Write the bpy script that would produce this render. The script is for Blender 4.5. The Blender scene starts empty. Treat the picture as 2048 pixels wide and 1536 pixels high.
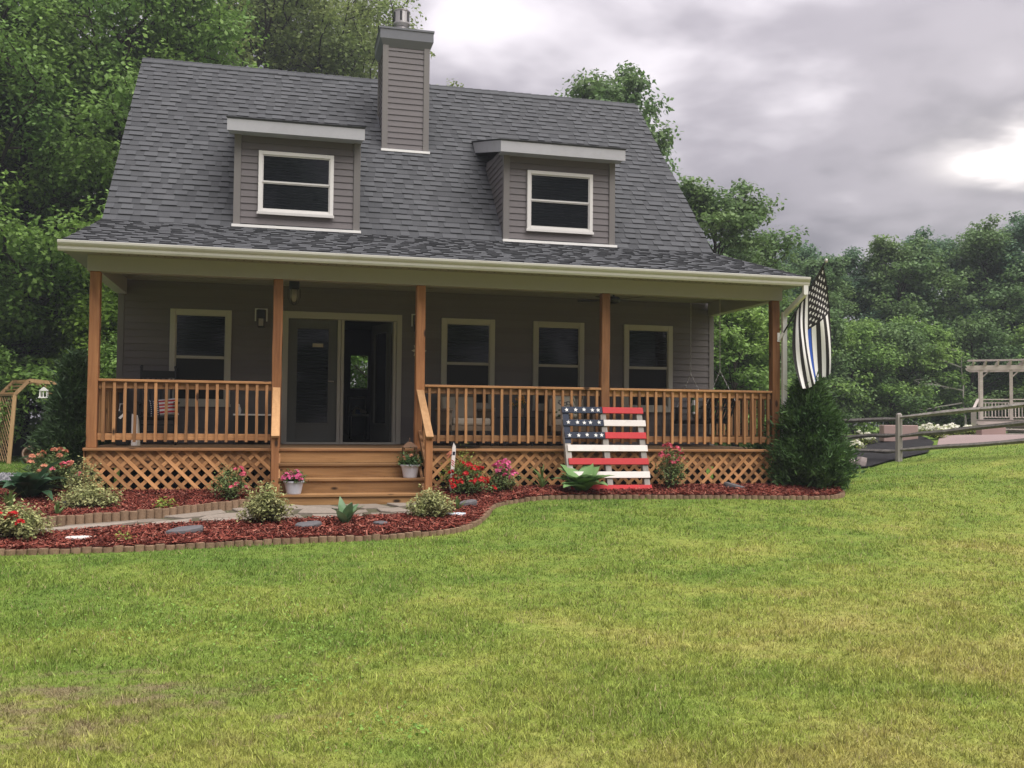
import bpy, math, random
import numpy as np
from mathutils import Matrix, Vector

random.seed(7)
RNG = np.random.default_rng(11)
SC = bpy.context.scene
COL = SC.collection
R_ = math.radians

# ------------------------------------------------------------------ camera
CAM = np.array([2.4105, -13.5476, 0.407])
YAW, PITCH, ROLL, FPX = -0.2401, 0.039, -0.0095, 1900.0
_cy, _sy = math.cos(YAW), math.sin(YAW)
_F = np.array([-_sy * math.cos(PITCH), _cy * math.cos(PITCH), math.sin(PITCH)])
_R = np.array([_cy, _sy, 0.0])
_U = np.cross(_R, _F)
_c, _s = math.cos(ROLL), math.sin(ROLL)
_R2, _U2 = _c * _R - _s * _U, _s * _R + _c * _U
cam_data = bpy.data.cameras.new('camera')
cam_data.sensor_width = 36.0
cam_data.lens = FPX / 2048.0 * 36.0
cam_data.clip_start = 0.05
cam_data.clip_end = 2000.0
cam = bpy.data.objects.new('camera', cam_data)
COL.objects.link(cam)
cam.matrix_world = Matrix(((_R2[0], _U2[0], -_F[0], CAM[0]), (_R2[1], _U2[1], -_F[1], CAM[1]),
                           (_R2[2], _U2[2], -_F[2], CAM[2]), (0, 0, 0, 1)))
SC.camera = cam

# ------------------------------------------------------------------ sky, sun, exposure
SUN_AZ, SUN_EL = R_(150.0), R_(64.0)         # azimuth from +Y towards +X; the cloud deck is brightest high overhead
BREAK_AZ, BREAK_EL = R_(42.0), R_(14.6)      # a thin, bright break in the cloud low on the right
BREAK_DIR = Vector((math.sin(BREAK_AZ) * math.cos(BREAK_EL), math.cos(BREAK_AZ) * math.cos(BREAK_EL), math.sin(BREAK_EL)))
SUN_DIR = Vector((math.sin(SUN_AZ) * math.cos(SUN_EL), math.cos(SUN_AZ) * math.cos(SUN_EL), math.sin(SUN_EL)))
SKY_GAIN = 0.50
SUN_POWER = 1.5
EXPOSURE = 1.95

world = bpy.data.worlds.new('World')
SC.world = world
world.use_nodes = True
NT = world.node_tree
NT.nodes.clear()


def wn(kind, **kw):
    n = NT.nodes.new(kind)
    for k, v in kw.items():
        setattr(n, k, v)
    return n


def wmath(op, a, b=None, c=None):
    n = wn('ShaderNodeMath', operation=op)
    for i, v in enumerate((a, b, c)):
        if v is None:
            continue
        if isinstance(v, (int, float)):
            n.inputs[i].default_value = v
        else:
            NT.links.new(v, n.inputs[i])
    return n.outputs[0]


def build_world():
    out = wn('ShaderNodeOutputWorld')
    bg = wn('ShaderNodeBackground')
    bg.inputs['Strength'].default_value = 1.0
    NT.links.new(bg.outputs[0], out.inputs[0])
    tc = wn('ShaderNodeTexCoord')
    sep = wn('ShaderNodeSeparateXYZ')
    NT.links.new(tc.outputs['Generated'], sep.inputs[0])
    x, y, z = sep.outputs
    zc = wmath('MAXIMUM', z, 0.0)
    den = wmath('ADD', zc, 0.16)
    comb = wn('ShaderNodeCombineXYZ')
    NT.links.new(wmath('DIVIDE', x, den), comb.inputs[0])
    NT.links.new(wmath('DIVIDE', y, den), comb.inputs[1])
    comb.inputs[2].default_value = 3.7

    def noise(scale, detail, rough, dist, off):
        mp = wn('ShaderNodeMapping')
        mp.inputs['Location'].default_value = off
        NT.links.new(comb.outputs[0], mp.inputs[0])
        n = wn('ShaderNodeTexNoise')
        n.inputs['Scale'].default_value = scale
        n.inputs['Detail'].default_value = detail
        n.inputs['Roughness'].default_value = rough
        n.inputs['Distortion'].default_value = dist
        NT.links.new(mp.outputs[0], n.inputs['Vector'])
        return n.outputs['Fac']
    big = noise(1.15, 3.0, 0.5, 0.3, CLOUD_OFF)
    fine = noise(3.0, 4.0, 0.5, 0.2, (5.2, 1.4, 0.0))
    dens = wmath('ADD', wmath('MULTIPLY', big, 0.68), wmath('MULTIPLY', fine, 0.32))
    ramp = wn('ShaderNodeValToRGB')
    cr = ramp.color_ramp
    cr.interpolation = 'EASE'
    cr.elements[0].position = 0.37
    cr.elements[0].color = (1.12, 1.05, 1.11, 1)
    cr.elements[1].position = 0.60
    cr.elements[1].color = (0.305, 0.285, 0.330, 1)
    e = cr.elements.new(0.5)
    e.color = (0.53, 0.49, 0.545, 1)
    NT.links.new(dens, ramp.inputs[0])
    # overcast sky: three times as bright overhead as at the horizon
    lum = wmath('MULTIPLY', wmath('ADD', wmath('MULTIPLY', zc, 0.76), 0.24), SKY_GAIN)
    # light through the break in the cloud
    def dotp(vec):
        n = wn('ShaderNodeVectorMath', operation='DOT_PRODUCT')
        NT.links.new(tc.outputs['Generated'], n.inputs[0])
        n.inputs[1].default_value = vec
        return n.outputs['Value']
    d = wmath('MAXIMUM', dotp(BREAK_DIR), 0.0)
    da = wmath('DIVIDE', dotp((math.cos(BREAK_AZ), -math.sin(BREAK_AZ), 0.0)), 0.052)
    de = wmath('DIVIDE', wmath('ADD', wmath('SUBTRACT', zc, math.sin(BREAK_EL)), wmath('MULTIPLY', wmath('SUBTRACT', fine, 0.5), 0.10)), 0.019)
    r2 = wmath('ADD', wmath('MULTIPLY', da, da), wmath('MULTIPLY', de, de))
    front = wmath('GREATER_THAN', d, 0.5)
    core = wmath('MULTIPLY', wmath('MULTIPLY', wmath('POWER', 2.718, wmath('MULTIPLY', r2, -1.0)), 0.55), front)
    halo = wmath('MULTIPLY', wmath('POWER', d, 60.0), 0.05)
    glow = wmath('ADD', core, halo)
    scl = wn('ShaderNodeVectorMath', operation='SCALE')
    NT.links.new(ramp.outputs[0], scl.inputs[0])
    NT.links.new(lum, scl.inputs['Scale'])
    gcol = wn('ShaderNodeVectorMath', operation='SCALE')
    gcol.inputs[0].default_value = (1.0, 0.93, 0.86)
    NT.links.new(glow, gcol.inputs['Scale'])
    add = wn('ShaderNodeVectorMath', operation='ADD')
    NT.links.new(scl.outputs[0], add.inputs[0])
    NT.links.new(gcol.outputs[0], add.inputs[1])
    sky = wn('ShaderNodeTexSky')
    sky.sky_type = 'NISHITA'
    sky.sun_disc = False
    sky.sun_elevation = SUN_EL
    sky.sun_rotation = SUN_AZ
    sks = wn('ShaderNodeVectorMath', operation='SCALE')
    sks.inputs['Scale'].default_value = 0.06
    NT.links.new(sky.outputs[0], sks.inputs[0])
    mix = wn('ShaderNodeMix', data_type='RGBA')
    mix.inputs[0].default_value = 0.025
    NT.links.new(add.outputs[0], mix.inputs[6])
    NT.links.new(sks.outputs[0], mix.inputs[7])
    NT.links.new(mix.outputs[2], bg.inputs[0])


CLOUD_OFF = (10.9, 9.3, 0.0)
build_world()
sun_data = bpy.data.lights.new('sun', 'SUN')
sun_data.energy = SUN_POWER
sun_data.angle = R_(58.0)
sun_data.color = (1.0, 0.96, 0.92)
sun = bpy.data.objects.new('sun', sun_data)
COL.objects.link(sun)
sun.rotation_euler = SUN_DIR.to_track_quat('Z', 'Y').to_euler()
SC.view_settings.view_transform = 'Standard'
SC.view_settings.look = 'None'
SC.view_settings.exposure = EXPOSURE
SC.view_settings.gamma = 1.0
SC.view_settings.use_curve_mapping = False
SC.render.engine = 'CYCLES'
SC.cycles.max_bounces = 6
SC.cycles.transparent_max_bounces = 6
SC.cycles.use_denoising = True


# ------------------------------------------------------------------ materials
def srgb(r, g, b):
    f = lambda c: (c / 255 / 12.92) if c / 255 <= 0.04045 else ((c / 255 + 0.055) / 1.055) ** 2.4
    return (f(r), f(g), f(b))


class NB:
    """small node-graph builder for one material"""

    def __init__(self, name):
        self.m = bpy.data.materials.new(name)
        self.m.use_nodes = True
        self.t = self.m.node_tree
        self.t.nodes.clear()
        self.out = self.n('ShaderNodeOutputMaterial')
        self.b = self.n('ShaderNodeBsdfPrincipled')
        self.l(self.b.outputs[0], self.out.inputs[0])

    def n(self, kind, **kw):
        x = self.t.nodes.new(kind)
        for k, v in kw.items():
            setattr(x, k, v)
        return x

    def l(self, a, b):
        self.t.links.new(a, b)

    def setv(self, sock, v):
        if hasattr(v, 'is_linked'):
            self.l(v, sock)
        elif isinstance(v, (tuple, list)) and len(v) == 3 and sock.type == 'RGBA':
            sock.default_value = (*v, 1)
        else:
            sock.default_value = v

    def math(self, op, a, b=0.0, c=0.0, clamp=False):
        x = self.n('ShaderNodeMath', operation=op, use_clamp=clamp)
        for i, v in enumerate((a, b, c)):
            self.setv(x.inputs[i], v)
        return x.outputs[0]

    def mix(self, f, a, b, blend='MIX'):
        x = self.n('ShaderNodeMix', data_type='RGBA', blend_type=blend)
        self.setv(x.inputs[0], f)
        self.setv(x.inputs[6], a)
        self.setv(x.inputs[7], b)
        return x.outputs[2]

    def coord(self, which='Object'):
        return self.n('ShaderNodeTexCoord').outputs[which]

    def pos(self):
        return self.n('ShaderNodeNewGeometry').outputs['Position']

    def island(self):
        return self.n('ShaderNodeNewGeometry').outputs['Random Per Island']

    def objrand(self):
        return self.n('ShaderNodeObjectInfo').outputs['Random']

    def mapping(self, v, scale=(1, 1, 1), rot=(0, 0, 0), loc=(0, 0, 0)):
        x = self.n('ShaderNodeMapping')
        self.l(v, x.inputs[0])
        x.inputs['Scale'].default_value = scale
        x.inputs['Rotation'].default_value = rot
        self.setv(x.inputs['Location'], loc)
        return x.outputs[0]

    def noise(self, v, scale=5.0, detail=3.0, rough=0.5, dist=0.0, out='Fac'):
        x = self.n('ShaderNodeTexNoise')
        self.l(v, x.inputs['Vector'])
        x.inputs['Scale'].default_value = scale
        x.inputs['Detail'].default_value = detail
        x.inputs['Roughness'].default_value = rough
        x.inputs['Distortion'].default_value = dist
        return x.outputs[out]

    def voronoi(self, v, scale=5.0, feature='F1', out='Distance', rnd=1.0):
        x = self.n('ShaderNodeTexVoronoi', feature=feature)
        self.l(v, x.inputs['Vector'])
        x.inputs['Scale'].default_value = scale
        x.inputs['Randomness'].default_value = rnd
        return x.outputs[out]

    def ramp(self, f, stops, interp='LINEAR'):
        x = self.n('ShaderNodeValToRGB')
        cr = x.color_ramp
        cr.interpolation = interp
        while len(cr.elements) < len(stops):
            cr.elements.new(0.5)
        for e, (p, c) in zip(cr.elements, stops):
            e.position = p
            e.color = (*c, 1) if len(c) == 3 else c
        self.l(f, x.inputs[0])
        return x.outputs[0]

    def scale(self, col, f):
        x = self.n('ShaderNodeVectorMath', operation='SCALE')
        self.setv(x.inputs[0], col)
        self.setv(x.inputs['Scale'], f)
        return x.outputs[0]

    def bump(self, h, strength=0.3, dist=0.01):
        x = self.n('ShaderNodeBump')
        x.inputs['Strength'].default_value = strength
        x.inputs['Distance'].default_value = dist
        self.l(h, x.inputs['Height'])
        self.l(x.outputs[0], self.b.inputs['Normal'])

    def fin(self, col, rough=0.6, spec=0.3, metal=0.0):
        self.setv(self.b.inputs['Base Color'], col)
        self.setv(self.b.inputs['Roughness'], rough)
        self.b.inputs['Specular IOR Level'].default_value = spec
        self.b.inputs['Metallic'].default_value = metal
        return self.m


def plain(name, col, rough=0.6, spec=0.3, var=0.18, nscale=3.0, fine=60.0, bump=0.0, metal=0.0, objvar=0.1, dirt=None):
    k = NB(name)
    v = k.coord()
    a = k.noise(v, nscale, 4.0, 0.6)
    b = k.noise(v, fine, 3.0, 0.6)
    f = k.math('ADD', k.math('MULTIPLY', k.math('SUBTRACT', a, 0.5), 2 * var), k.math('MULTIPLY', k.math('SUBTRACT', b, 0.5), var))
    f = k.math('ADD', f, k.math('MULTIPLY', k.math('SUBTRACT', k.objrand(), 0.5), objvar * 2))
    c = k.scale(col, k.math('ADD', f, 1.0))
    if dirt:
        dn = k.noise(v, 1.7, 6.0, 0.7)
        c = k.mix(k.math('MULTIPLY', k.math('SUBTRACT', dn, 0.52, clamp=True), 3.0, clamp=True), c, dirt)
    if bump:
        k.bump(b, bump, 0.004)
    return k.fin(c, rough, spec, metal)


def wood(name, axis, light, dark, rot=None, rough=0.62, knots=True, bump=0.25, weather=None):
    """axis: 0,1,2 = direction of the grain in object space"""
    k = NB(name)
    v = k.coord()
    off = k.n('ShaderNodeCombineXYZ')
    r = k.objrand()
    for i, m in enumerate((37.0, 23.0, 51.0)):
        k.l(k.math('MULTIPLY', r, m), off.inputs[i])
    if rot is not None:
        v = k.mapping(v, rot=rot)
    va = k.n('ShaderNodeVectorMath', operation='ADD')
    k.l(v, va.inputs[0])
    k.l(off.outputs[0], va.inputs[1])
    v = va.outputs[0]
    sc = [26.0, 26.0, 26.0]
    sc[axis] = 1.6
    g = k.noise(k.mapping(v, scale=tuple(sc)), 1.0, 4.0, 0.6, 0.8)
    sc2 = [5.0, 5.0, 5.0]
    sc2[axis] = 0.55
    g2 = k.noise(k.mapping(v, scale=tuple(sc2)), 1.0, 3.0, 0.5, 1.5)
    fine = k.noise(v, 140.0, 2.0)
    f = k.math('ADD', k.math('MULTIPLY', g, 0.5), k.math('MULTIPLY', g2, 0.5))
    mid = tuple((a + b) / 2 for a, b in zip(light, dark))
    c = k.ramp(f, [(0.30, dark), (0.48, mid), (0.66, light)])
    c = k.scale(c, k.math('ADD', k.math('MULTIPLY', k.math('SUBTRACT', r, 0.5), 0.75), 1.0))
    c = k.scale(c, k.math('ADD', k.math('MULTIPLY', fine, 0.3), 0.85))
    if weather:
        wv = k.noise(v, 2.2, 4.0, 0.6)
        c = k.mix(k.math('MULTIPLY', k.math('SUBTRACT', wv, 0.45, clamp=True), 3.0, clamp=True), c, weather)
    if knots:
        s3 = [5.5, 5.5, 5.5]
        s3[axis] = 2.4
        kv = k.voronoi(k.mapping(v, scale=tuple(s3)), 1.0)
        kf = k.math('MULTIPLY', k.math('SUBTRACT', 0.165, kv, clamp=True), 13.0, clamp=True)
        c = k.mix(kf, c, tuple(x * 0.22 for x in dark))
    k.bump(g, bump, 0.003)
    return k.fin(c, rough, 0.3)


def leafmat(name, base, var=0.35, hue=None, trans=0.35, rough=0.55, noise_scale=0.5):
    """foliage: per-leaf and per-clump tint, light passing through the leaf"""
    k = NB(name)
    isl = k.island()
    n = k.noise(k.pos(), noise_scale, 2.0)
    hue = hue or tuple(x * y for x, y in zip(base, (1.5, 1.2, 1.0)))
    c = k.mix(k.math('MULTIPLY', k.math('SUBTRACT', n, 0.3, clamp=True), 1.8, clamp=True), base, hue)
    c = k.scale(c, k.math('ADD', k.math('MULTIPLY', k.math('SUBTRACT', isl, 0.5), 2 * var), 1.0))
    k.fin(c, rough, 0.25)
    t = k.n('ShaderNodeBsdfTranslucent')
    k.l(k.scale(c, 1.15), t.inputs['Color'])
    ms = k.n('ShaderNodeMixShader')
    ms.inputs[0].default_value = trans
    k.l(k.b.outputs[0], ms.inputs[1])
    k.l(t.outputs[0], ms.inputs[2])
    k.l(ms.outputs[0], k.out.inputs[0])
    return k.m


M = {}
RB = (2.42, 3.52)                           # roof break (y, z)
RR = (6.28, 7.53)                           # ridge (y, z)
EV = (-0.42, 2.665)                         # porch eave (y, z)
SHEXPO = 0.160


def make_materials():
    W1, W2 = (0.43, 0.225, 0.098), (0.17, 0.073, 0.029)
    M['wood_x'] = wood('stained wood along x', 0, W1, W2)
    M['wood_y'] = wood('stained wood along y', 1, W1, W2)
    M['wood_z'] = wood('stained wood upright', 2, W1, W2)
    M['post'] = wood('stained post wood', 2, (0.36, 0.165, 0.068), (0.15, 0.056, 0.020))
    L1, L2 = (0.52, 0.275, 0.120), (0.26, 0.120, 0.046)
    M['lat_a'] = wood('lattice wood rising', 0, L1, L2, rot=(0, R_(45), 0), knots=False)
    M['lat_b'] = wood('lattice wood falling', 0, L1, L2, rot=(0, R_(-45), 0), knots=False)
    M['step_x'] = wood('step wood along x', 0, (0.33, 0.180, 0.075), (0.15, 0.073, 0.027))
    M['deck'] = wood('worn deck boards', 0, (0.23, 0.14, 0.07), (0.12, 0.068, 0.033), knots=False)
    M['cap_y'] = wood('pale rail cap', 1, (0.62, 0.36, 0.17), (0.42, 0.22, 0.09), knots=False)
    M['greywood'] = wood('weathered grey wood', 2, (0.36, 0.33, 0.30), (0.16, 0.14, 0.125), knots=False)
    M['rail_grey'] = wood('weathered fence wood', 0, (0.30, 0.275, 0.25), (0.10, 0.09, 0.08), knots=False, bump=0.6)
    M['arbor'] = wood('arbor wood', 2, (0.45, 0.29, 0.15), (0.28, 0.16, 0.08), knots=False)
    M['pergola'] = wood('pale pergola wood', 0, (0.50, 0.43, 0.40), (0.34, 0.29, 0.265), knots=False)
    M['timber'] = wood('landscape timber', 0, (0.20, 0.13, 0.09), (0.11, 0.07, 0.05), knots=False)
    M['siding'] = plain('taupe vinyl siding', (0.128, 0.114, 0.114), 0.5, 0.35, 0.09, 1.2, 40, 0.08, objvar=0.07, dirt=(0.115, 0.102, 0.100))
    M['corner'] = plain('taupe corner trim', (0.150, 0.140, 0.132), 0.5, 0.35, 0.08, 1.5, 40)
    M['trim'] = plain('cream aluminium trim', (0.345, 0.325, 0.315), 0.45, 0.4, 0.06, 1.0, 30)
    M['frame'] = plain('cream window frame', (0.40, 0.385, 0.34), 0.45, 0.4, 0.07, 2.0, 40)
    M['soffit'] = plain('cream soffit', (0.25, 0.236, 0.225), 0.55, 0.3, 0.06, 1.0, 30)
    M['gutter'] = plain('cream gutter', (0.45, 0.44, 0.39), 0.35, 0.45, 0.08, 1.2, 30, dirt=(0.36, 0.34, 0.28))
    M['frame_white'] = plain('white dormer window frame', (0.60, 0.585, 0.56), 0.45, 0.4, 0.07, 2.0, 40)
    M['fascia'] = plain('grey dormer fascia', (0.36, 0.36, 0.38), 0.45, 0.4, 0.1, 2.0, 30, dirt=(0.30, 0.30, 0.31))
    M['flash'] = plain('white flashing', (0.72, 0.71, 0.68), 0.4, 0.4, 0.1, 4.0, 30)
    M['chimcap'] = plain('grey chimney cap', (0.135, 0.14, 0.155), 0.45, 0.4, 0.1)
    M['steel'] = plain('dull stainless steel', (0.50, 0.48, 0.46), 0.38, 0.5, 0.15, 5.0, 40, metal=0.85)
    M['dark'] = plain('dark metal', (0.018, 0.019, 0.02), 0.45, 0.4, 0.2)
    M['black'] = plain('black painted wood', (0.014, 0.014, 0.015), 0.45, 0.4, 0.25)
    M['white'] = plain('white paint', (0.74, 0.72, 0.70), 0.5, 0.35, 0.08)
    M['offwhite'] = plain('off white board paint', (0.62, 0.57, 0.54), 0.6, 0.25, 0.12, 4.0, 50, 0.2, dirt=(0.42, 0.37, 0.33))
    M['red'] = plain('red board paint', (0.47, 0.026, 0.030), 0.55, 0.3, 0.14, 4.0, 50, 0.2, dirt=(0.36, 0.035, 0.035))
    M['navy'] = plain('navy board paint', (0.011, 0.018, 0.040), 0.55, 0.3, 0.2, 4.0, 50, 0.2)
    M['door'] = plain('grey green door paint', (0.092, 0.097, 0.09), 0.5, 0.35, 0.05)
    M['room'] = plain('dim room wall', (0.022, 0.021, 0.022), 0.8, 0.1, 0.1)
    M['pot'] = plain('pale lavender glazed pot', (0.60, 0.60, 0.66), 0.35, 0.4, 0.06)
    M['clay'] = plain('brown glazed clay', (0.14, 0.085, 0.05), 0.45, 0.4, 0.3, 6.0)
    M['rust'] = plain('rusty lantern metal', (0.15, 0.085, 0.05), 0.7, 0.2, 0.35, 8.0)
    M['wicker'] = plain('beige wicker', (0.21, 0.165, 0.12), 0.8, 0.2, 0.25, 30.0, 120, 0.4)
    M['cushion'] = plain('beige cushion', (0.45, 0.40, 0.33), 0.9, 0.1, 0.08, 4.0, 120, 0.15)
    M['cream'] = plain('cream fabric', (0.62, 0.58, 0.48), 0.9, 0.1, 0.08, 4.0, 120, 0.15)
    M['flagblack'] = plain('black flag cloth', (0.030, 0.027, 0.028), 0.8, 0.15, 0.12, 6.0, 150)
    M['flagwhite'] = plain('white flag cloth', (0.72, 0.70, 0.70), 0.85, 0.15, 0.06, 6.0, 150)
    M['flagblue'] = plain('blue flag cloth', (0.035, 0.085, 0.36), 0.8, 0.15, 0.12, 6.0, 150)
    M['slate'] = plain('dark slate', (0.105, 0.10, 0.105), 0.7, 0.3, 0.3, 5.0, 40, 0.5)
    M['pinkblock'] = plain('pink concrete', (0.38, 0.27, 0.24), 0.9, 0.15, 0.1, 4.0, 50, 0.3)
    M['patio'] = plain('pink paving', (0.23, 0.175, 0.165), 0.9, 0.15, 0.15, 1.0, 20)
    M['rubble'] = plain('pinkish rubble stone', (0.30, 0.25, 0.24), 0.85, 0.2, 0.3, 5.0, 30, 0.4)
    M['bluestone'] = plain('pale blue painted stone', (0.50, 0.56, 0.62), 0.7, 0.3, 0.25, 9.0, 40)
    M['bark'] = plain('dark bark', (0.045, 0.036, 0.028), 0.95, 0.1, 0.4, 4.0, 18, 0.8)
    M['deadwood'] = plain('bleached dead wood', (0.33, 0.31, 0.28), 0.9, 0.1, 0.2)
    M['stem'] = plain('brown stem', (0.09, 0.06, 0.035), 0.9, 0.1, 0.3)
    M['dirt'] = plain('path grit', (0.085, 0.078, 0.05), 0.95, 0.1, 0.3, 6.0, 90, 0.6)
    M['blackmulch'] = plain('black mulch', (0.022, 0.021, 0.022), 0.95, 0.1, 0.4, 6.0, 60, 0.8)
    # glass: dark room behind, sky and lawn mirrored faintly
    k = NB('dark window glass')
    v = k.coord()
    sp = k.n('ShaderNodeSeparateXYZ')
    k.l(v, sp.inputs[0])
    slat = k.math('FRACT', k.math('MULTIPLY', sp.outputs[2], 21.0))     # lowered blinds close behind the pane
    bl = k.math('MULTIPLY', k.math('SUBTRACT', slat, 0.55, clamp=True), 2.0)
    n = k.noise(v, 1.3, 2.0)
    k.bump(n, 0.03, 0.02)
    M['glass'] = k.fin(k.mix(bl, (0.008, 0.009, 0.011), (0.013, 0.014, 0.016)), 0.05, 0.42)
    k = NB('screened window glass')
    v = k.coord()
    n = k.noise(v, 500.0, 1.0)
    M['screen'] = k.fin(k.mix(n, (0.006, 0.006, 0.007), (0.016, 0.017, 0.019)), 0.35, 0.25)
    k = NB('lantern glass')
    M['lampglass'] = k.fin((0.30, 0.27, 0.24), 0.15, 0.5)
    # roof shingles: one tint for each tab
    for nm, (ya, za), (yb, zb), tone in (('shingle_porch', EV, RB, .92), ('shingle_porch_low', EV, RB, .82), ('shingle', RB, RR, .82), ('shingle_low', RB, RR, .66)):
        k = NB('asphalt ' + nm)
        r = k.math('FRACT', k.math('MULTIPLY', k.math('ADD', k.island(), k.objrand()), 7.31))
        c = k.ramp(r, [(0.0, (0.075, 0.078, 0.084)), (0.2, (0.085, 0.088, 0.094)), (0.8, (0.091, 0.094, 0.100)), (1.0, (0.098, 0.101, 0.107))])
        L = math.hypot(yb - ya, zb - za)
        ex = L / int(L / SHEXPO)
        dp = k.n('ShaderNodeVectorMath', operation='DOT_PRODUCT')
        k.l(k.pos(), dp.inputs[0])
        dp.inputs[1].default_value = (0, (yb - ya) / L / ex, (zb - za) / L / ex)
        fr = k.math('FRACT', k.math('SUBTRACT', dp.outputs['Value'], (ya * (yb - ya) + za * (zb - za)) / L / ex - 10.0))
        # printed dark granule band under the next course, also painting in its shadow line
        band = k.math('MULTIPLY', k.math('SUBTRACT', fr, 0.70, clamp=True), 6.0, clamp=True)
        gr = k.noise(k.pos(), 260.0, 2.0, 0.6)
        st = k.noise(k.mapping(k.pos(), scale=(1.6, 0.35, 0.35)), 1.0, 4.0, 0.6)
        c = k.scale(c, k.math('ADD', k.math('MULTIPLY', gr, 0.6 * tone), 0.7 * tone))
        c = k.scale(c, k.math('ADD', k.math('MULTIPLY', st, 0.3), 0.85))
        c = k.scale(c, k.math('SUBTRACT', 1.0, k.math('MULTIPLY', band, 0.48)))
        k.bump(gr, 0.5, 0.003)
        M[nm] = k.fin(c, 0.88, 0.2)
    M['roofdeck'] = plain('roof underlay', (0.075, 0.077, 0.085), 0.9, 0.1, 0.2)
    # scalloped concrete edging
    k = NB('tan concrete edging')
    v = k.coord()
    a = k.noise(k.pos(), 3.0, 4.0, 0.6)
    b = k.noise(k.pos(), 45.0, 3.0, 0.6)
    c = k.mix(a, (0.185, 0.118, 0.072), (0.30, 0.205, 0.135))
    c = k.scale(c, k.math('ADD', k.math('MULTIPLY', b, 0.7), 0.62))
    c = k.scale(c, k.math('ADD', k.math('MULTIPLY', k.objrand(), 0.2), 0.88))
    k.bump(b, 0.5, 0.006)
    M['edging'] = k.fin(c, 0.92, 0.15)
    # flagstones
    k = NB('grey brown flagstone')
    a = k.noise(k.pos(), 2.5, 5.0, 0.6)
    b = k.noise(k.pos(), 22.0, 4.0, 0.65)
    c = k.mix(k.objrand(), (0.15, 0.118, 0.095), (0.27, 0.225, 0.19))
    c = k.mix(k.math('MULTIPLY', a, 0.5), c, (0.22, 0.20, 0.16))
    c = k.scale(c, k.math('ADD', k.math('MULTIPLY', b, 0.6), 0.68))
    k.bump(b, 0.6, 0.01)
    M['flagstone'] = k.fin(c, 0.85, 0.25)
    # red dyed mulch
    k = NB('red dyed mulch')
    c = k.ramp(k.island(), [(0.0, (0.045, 0.012, 0.010)), (0.40, (0.145, 0.033, 0.023)), (0.78, (0.235, 0.060, 0.040)), (1.0, (0.36, 0.16, 0.115))])
    n = k.noise(k.pos(), 2.3, 3.0)
    c = k.scale(c, k.math('ADD', k.math('MULTIPLY', n, 0.8), 0.6))
    M['mulch'] = k.fin(c, 0.9, 0.15)
    M['mulchbed'] = plain('red mulch base', (0.075, 0.017, 0.012), 0.95, 0.1, 0.4, 12.0, 60, 0.9)
    # gravel
    k = NB('grey gravel')
    vo = k.voronoi(k.pos(), 26.0, out='Color')
    sx = k.n('ShaderNodeSeparateXYZ')
    k.l(vo, sx.inputs[0])
    c = k.ramp(sx.outputs[0], [(0, (0.09, 0.09, 0.10)), (0.5, (0.20, 0.20, 0.215)), (1, (0.36, 0.35, 0.36))])
    k.bump(k.voronoi(k.pos(), 26.0), 0.9, 0.03)
    M['gravel'] = k.fin(c, 0.9, 0.2)
    k = NB('gravel stone')
    c = k.ramp(k.island(), [(0, (0.09, 0.09, 0.10)), (0.5, (0.21, 0.21, 0.225)), (1, (0.40, 0.39, 0.40))])
    M['gravelstone'] = k.fin(c, 0.85, 0.2)

    # lawn: patches of rich green, yellowing turf and bare thatch, shared by soil sheet and blades
    def lawn(name, blades):
        k = NB(name)
        p = k.pos()
        sx = k.n('ShaderNodeSeparateXYZ')
        k.l(p, sx.inputs[0])
        a = k.noise(k.mapping(p, scale=(0.55, 0.85, 0.0)), 1.0, 4.0, 0.6, 0.4)
        b = k.noise(k.mapping(p, scale=(1.9, 2.6, 0.0), loc=(3.1, 7.7, 0)), 1.0, 4.0, 0.65, 0.5)
        # turf is drier where the ground rises to the right and on the near slope
        dry = k.math('ADD', k.math('MULTIPLY', k.math('SUBTRACT', sx.outputs[0], 3.2), 0.020),
                     k.math('MULTIPLY', k.math('SUBTRACT', -5.4, sx.outputs[1]), 0.034))
        f = k.math('ADD', k.math('ADD', k.math('MULTIPLY', a, 0.62), k.math('MULTIPLY', b, 0.42)), dry)
        c = k.ramp(f, [(0.37, (0.138, 0.222, 0.040)), (0.51, (0.200, 0.275, 0.052)), (0.65, (0.288, 0.328, 0.072)), (0.79, (0.372, 0.350, 0.106)), (0.93, (0.38, 0.295, 0.148))])
        mott = k.noise(k.mapping(p, scale=(11.0, 14.0, 0.0)), 1.0, 3.0, 0.7)
        c = k.scale(c, k.math('ADD', k.math('MULTIPLY', mott, 1.35), 0.34))
        # bare, thatchy scuffs near the left front corner
        d1 = k.n('ShaderNodeVectorMath', operation='DISTANCE')
        k.l(k.mapping(p, scale=(0.6, 1.0, 0.0)), d1.inputs[0])
        d1.inputs[1].default_value = (1.35 * 0.6, -8.35, 0.0)
        near = k.math('SUBTRACT', 1.0, k.math('DIVIDE', d1.outputs['Value'], 1.15), clamp=True)
        sc = k.noise(k.mapping(p, scale=(2.4, 4.2, 0.0)), 1.0, 4.0, 0.65)
        bare = k.math('MULTIPLY', k.math('SUBTRACT', k.math('ADD', sc, k.math('MULTIPLY', near, 0.30)), 0.66, clamp=True), 7.0, clamp=True)
        c = k.mix(k.math('MULTIPLY', bare, 0.8), c, (0.28, 0.21, 0.135))
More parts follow.
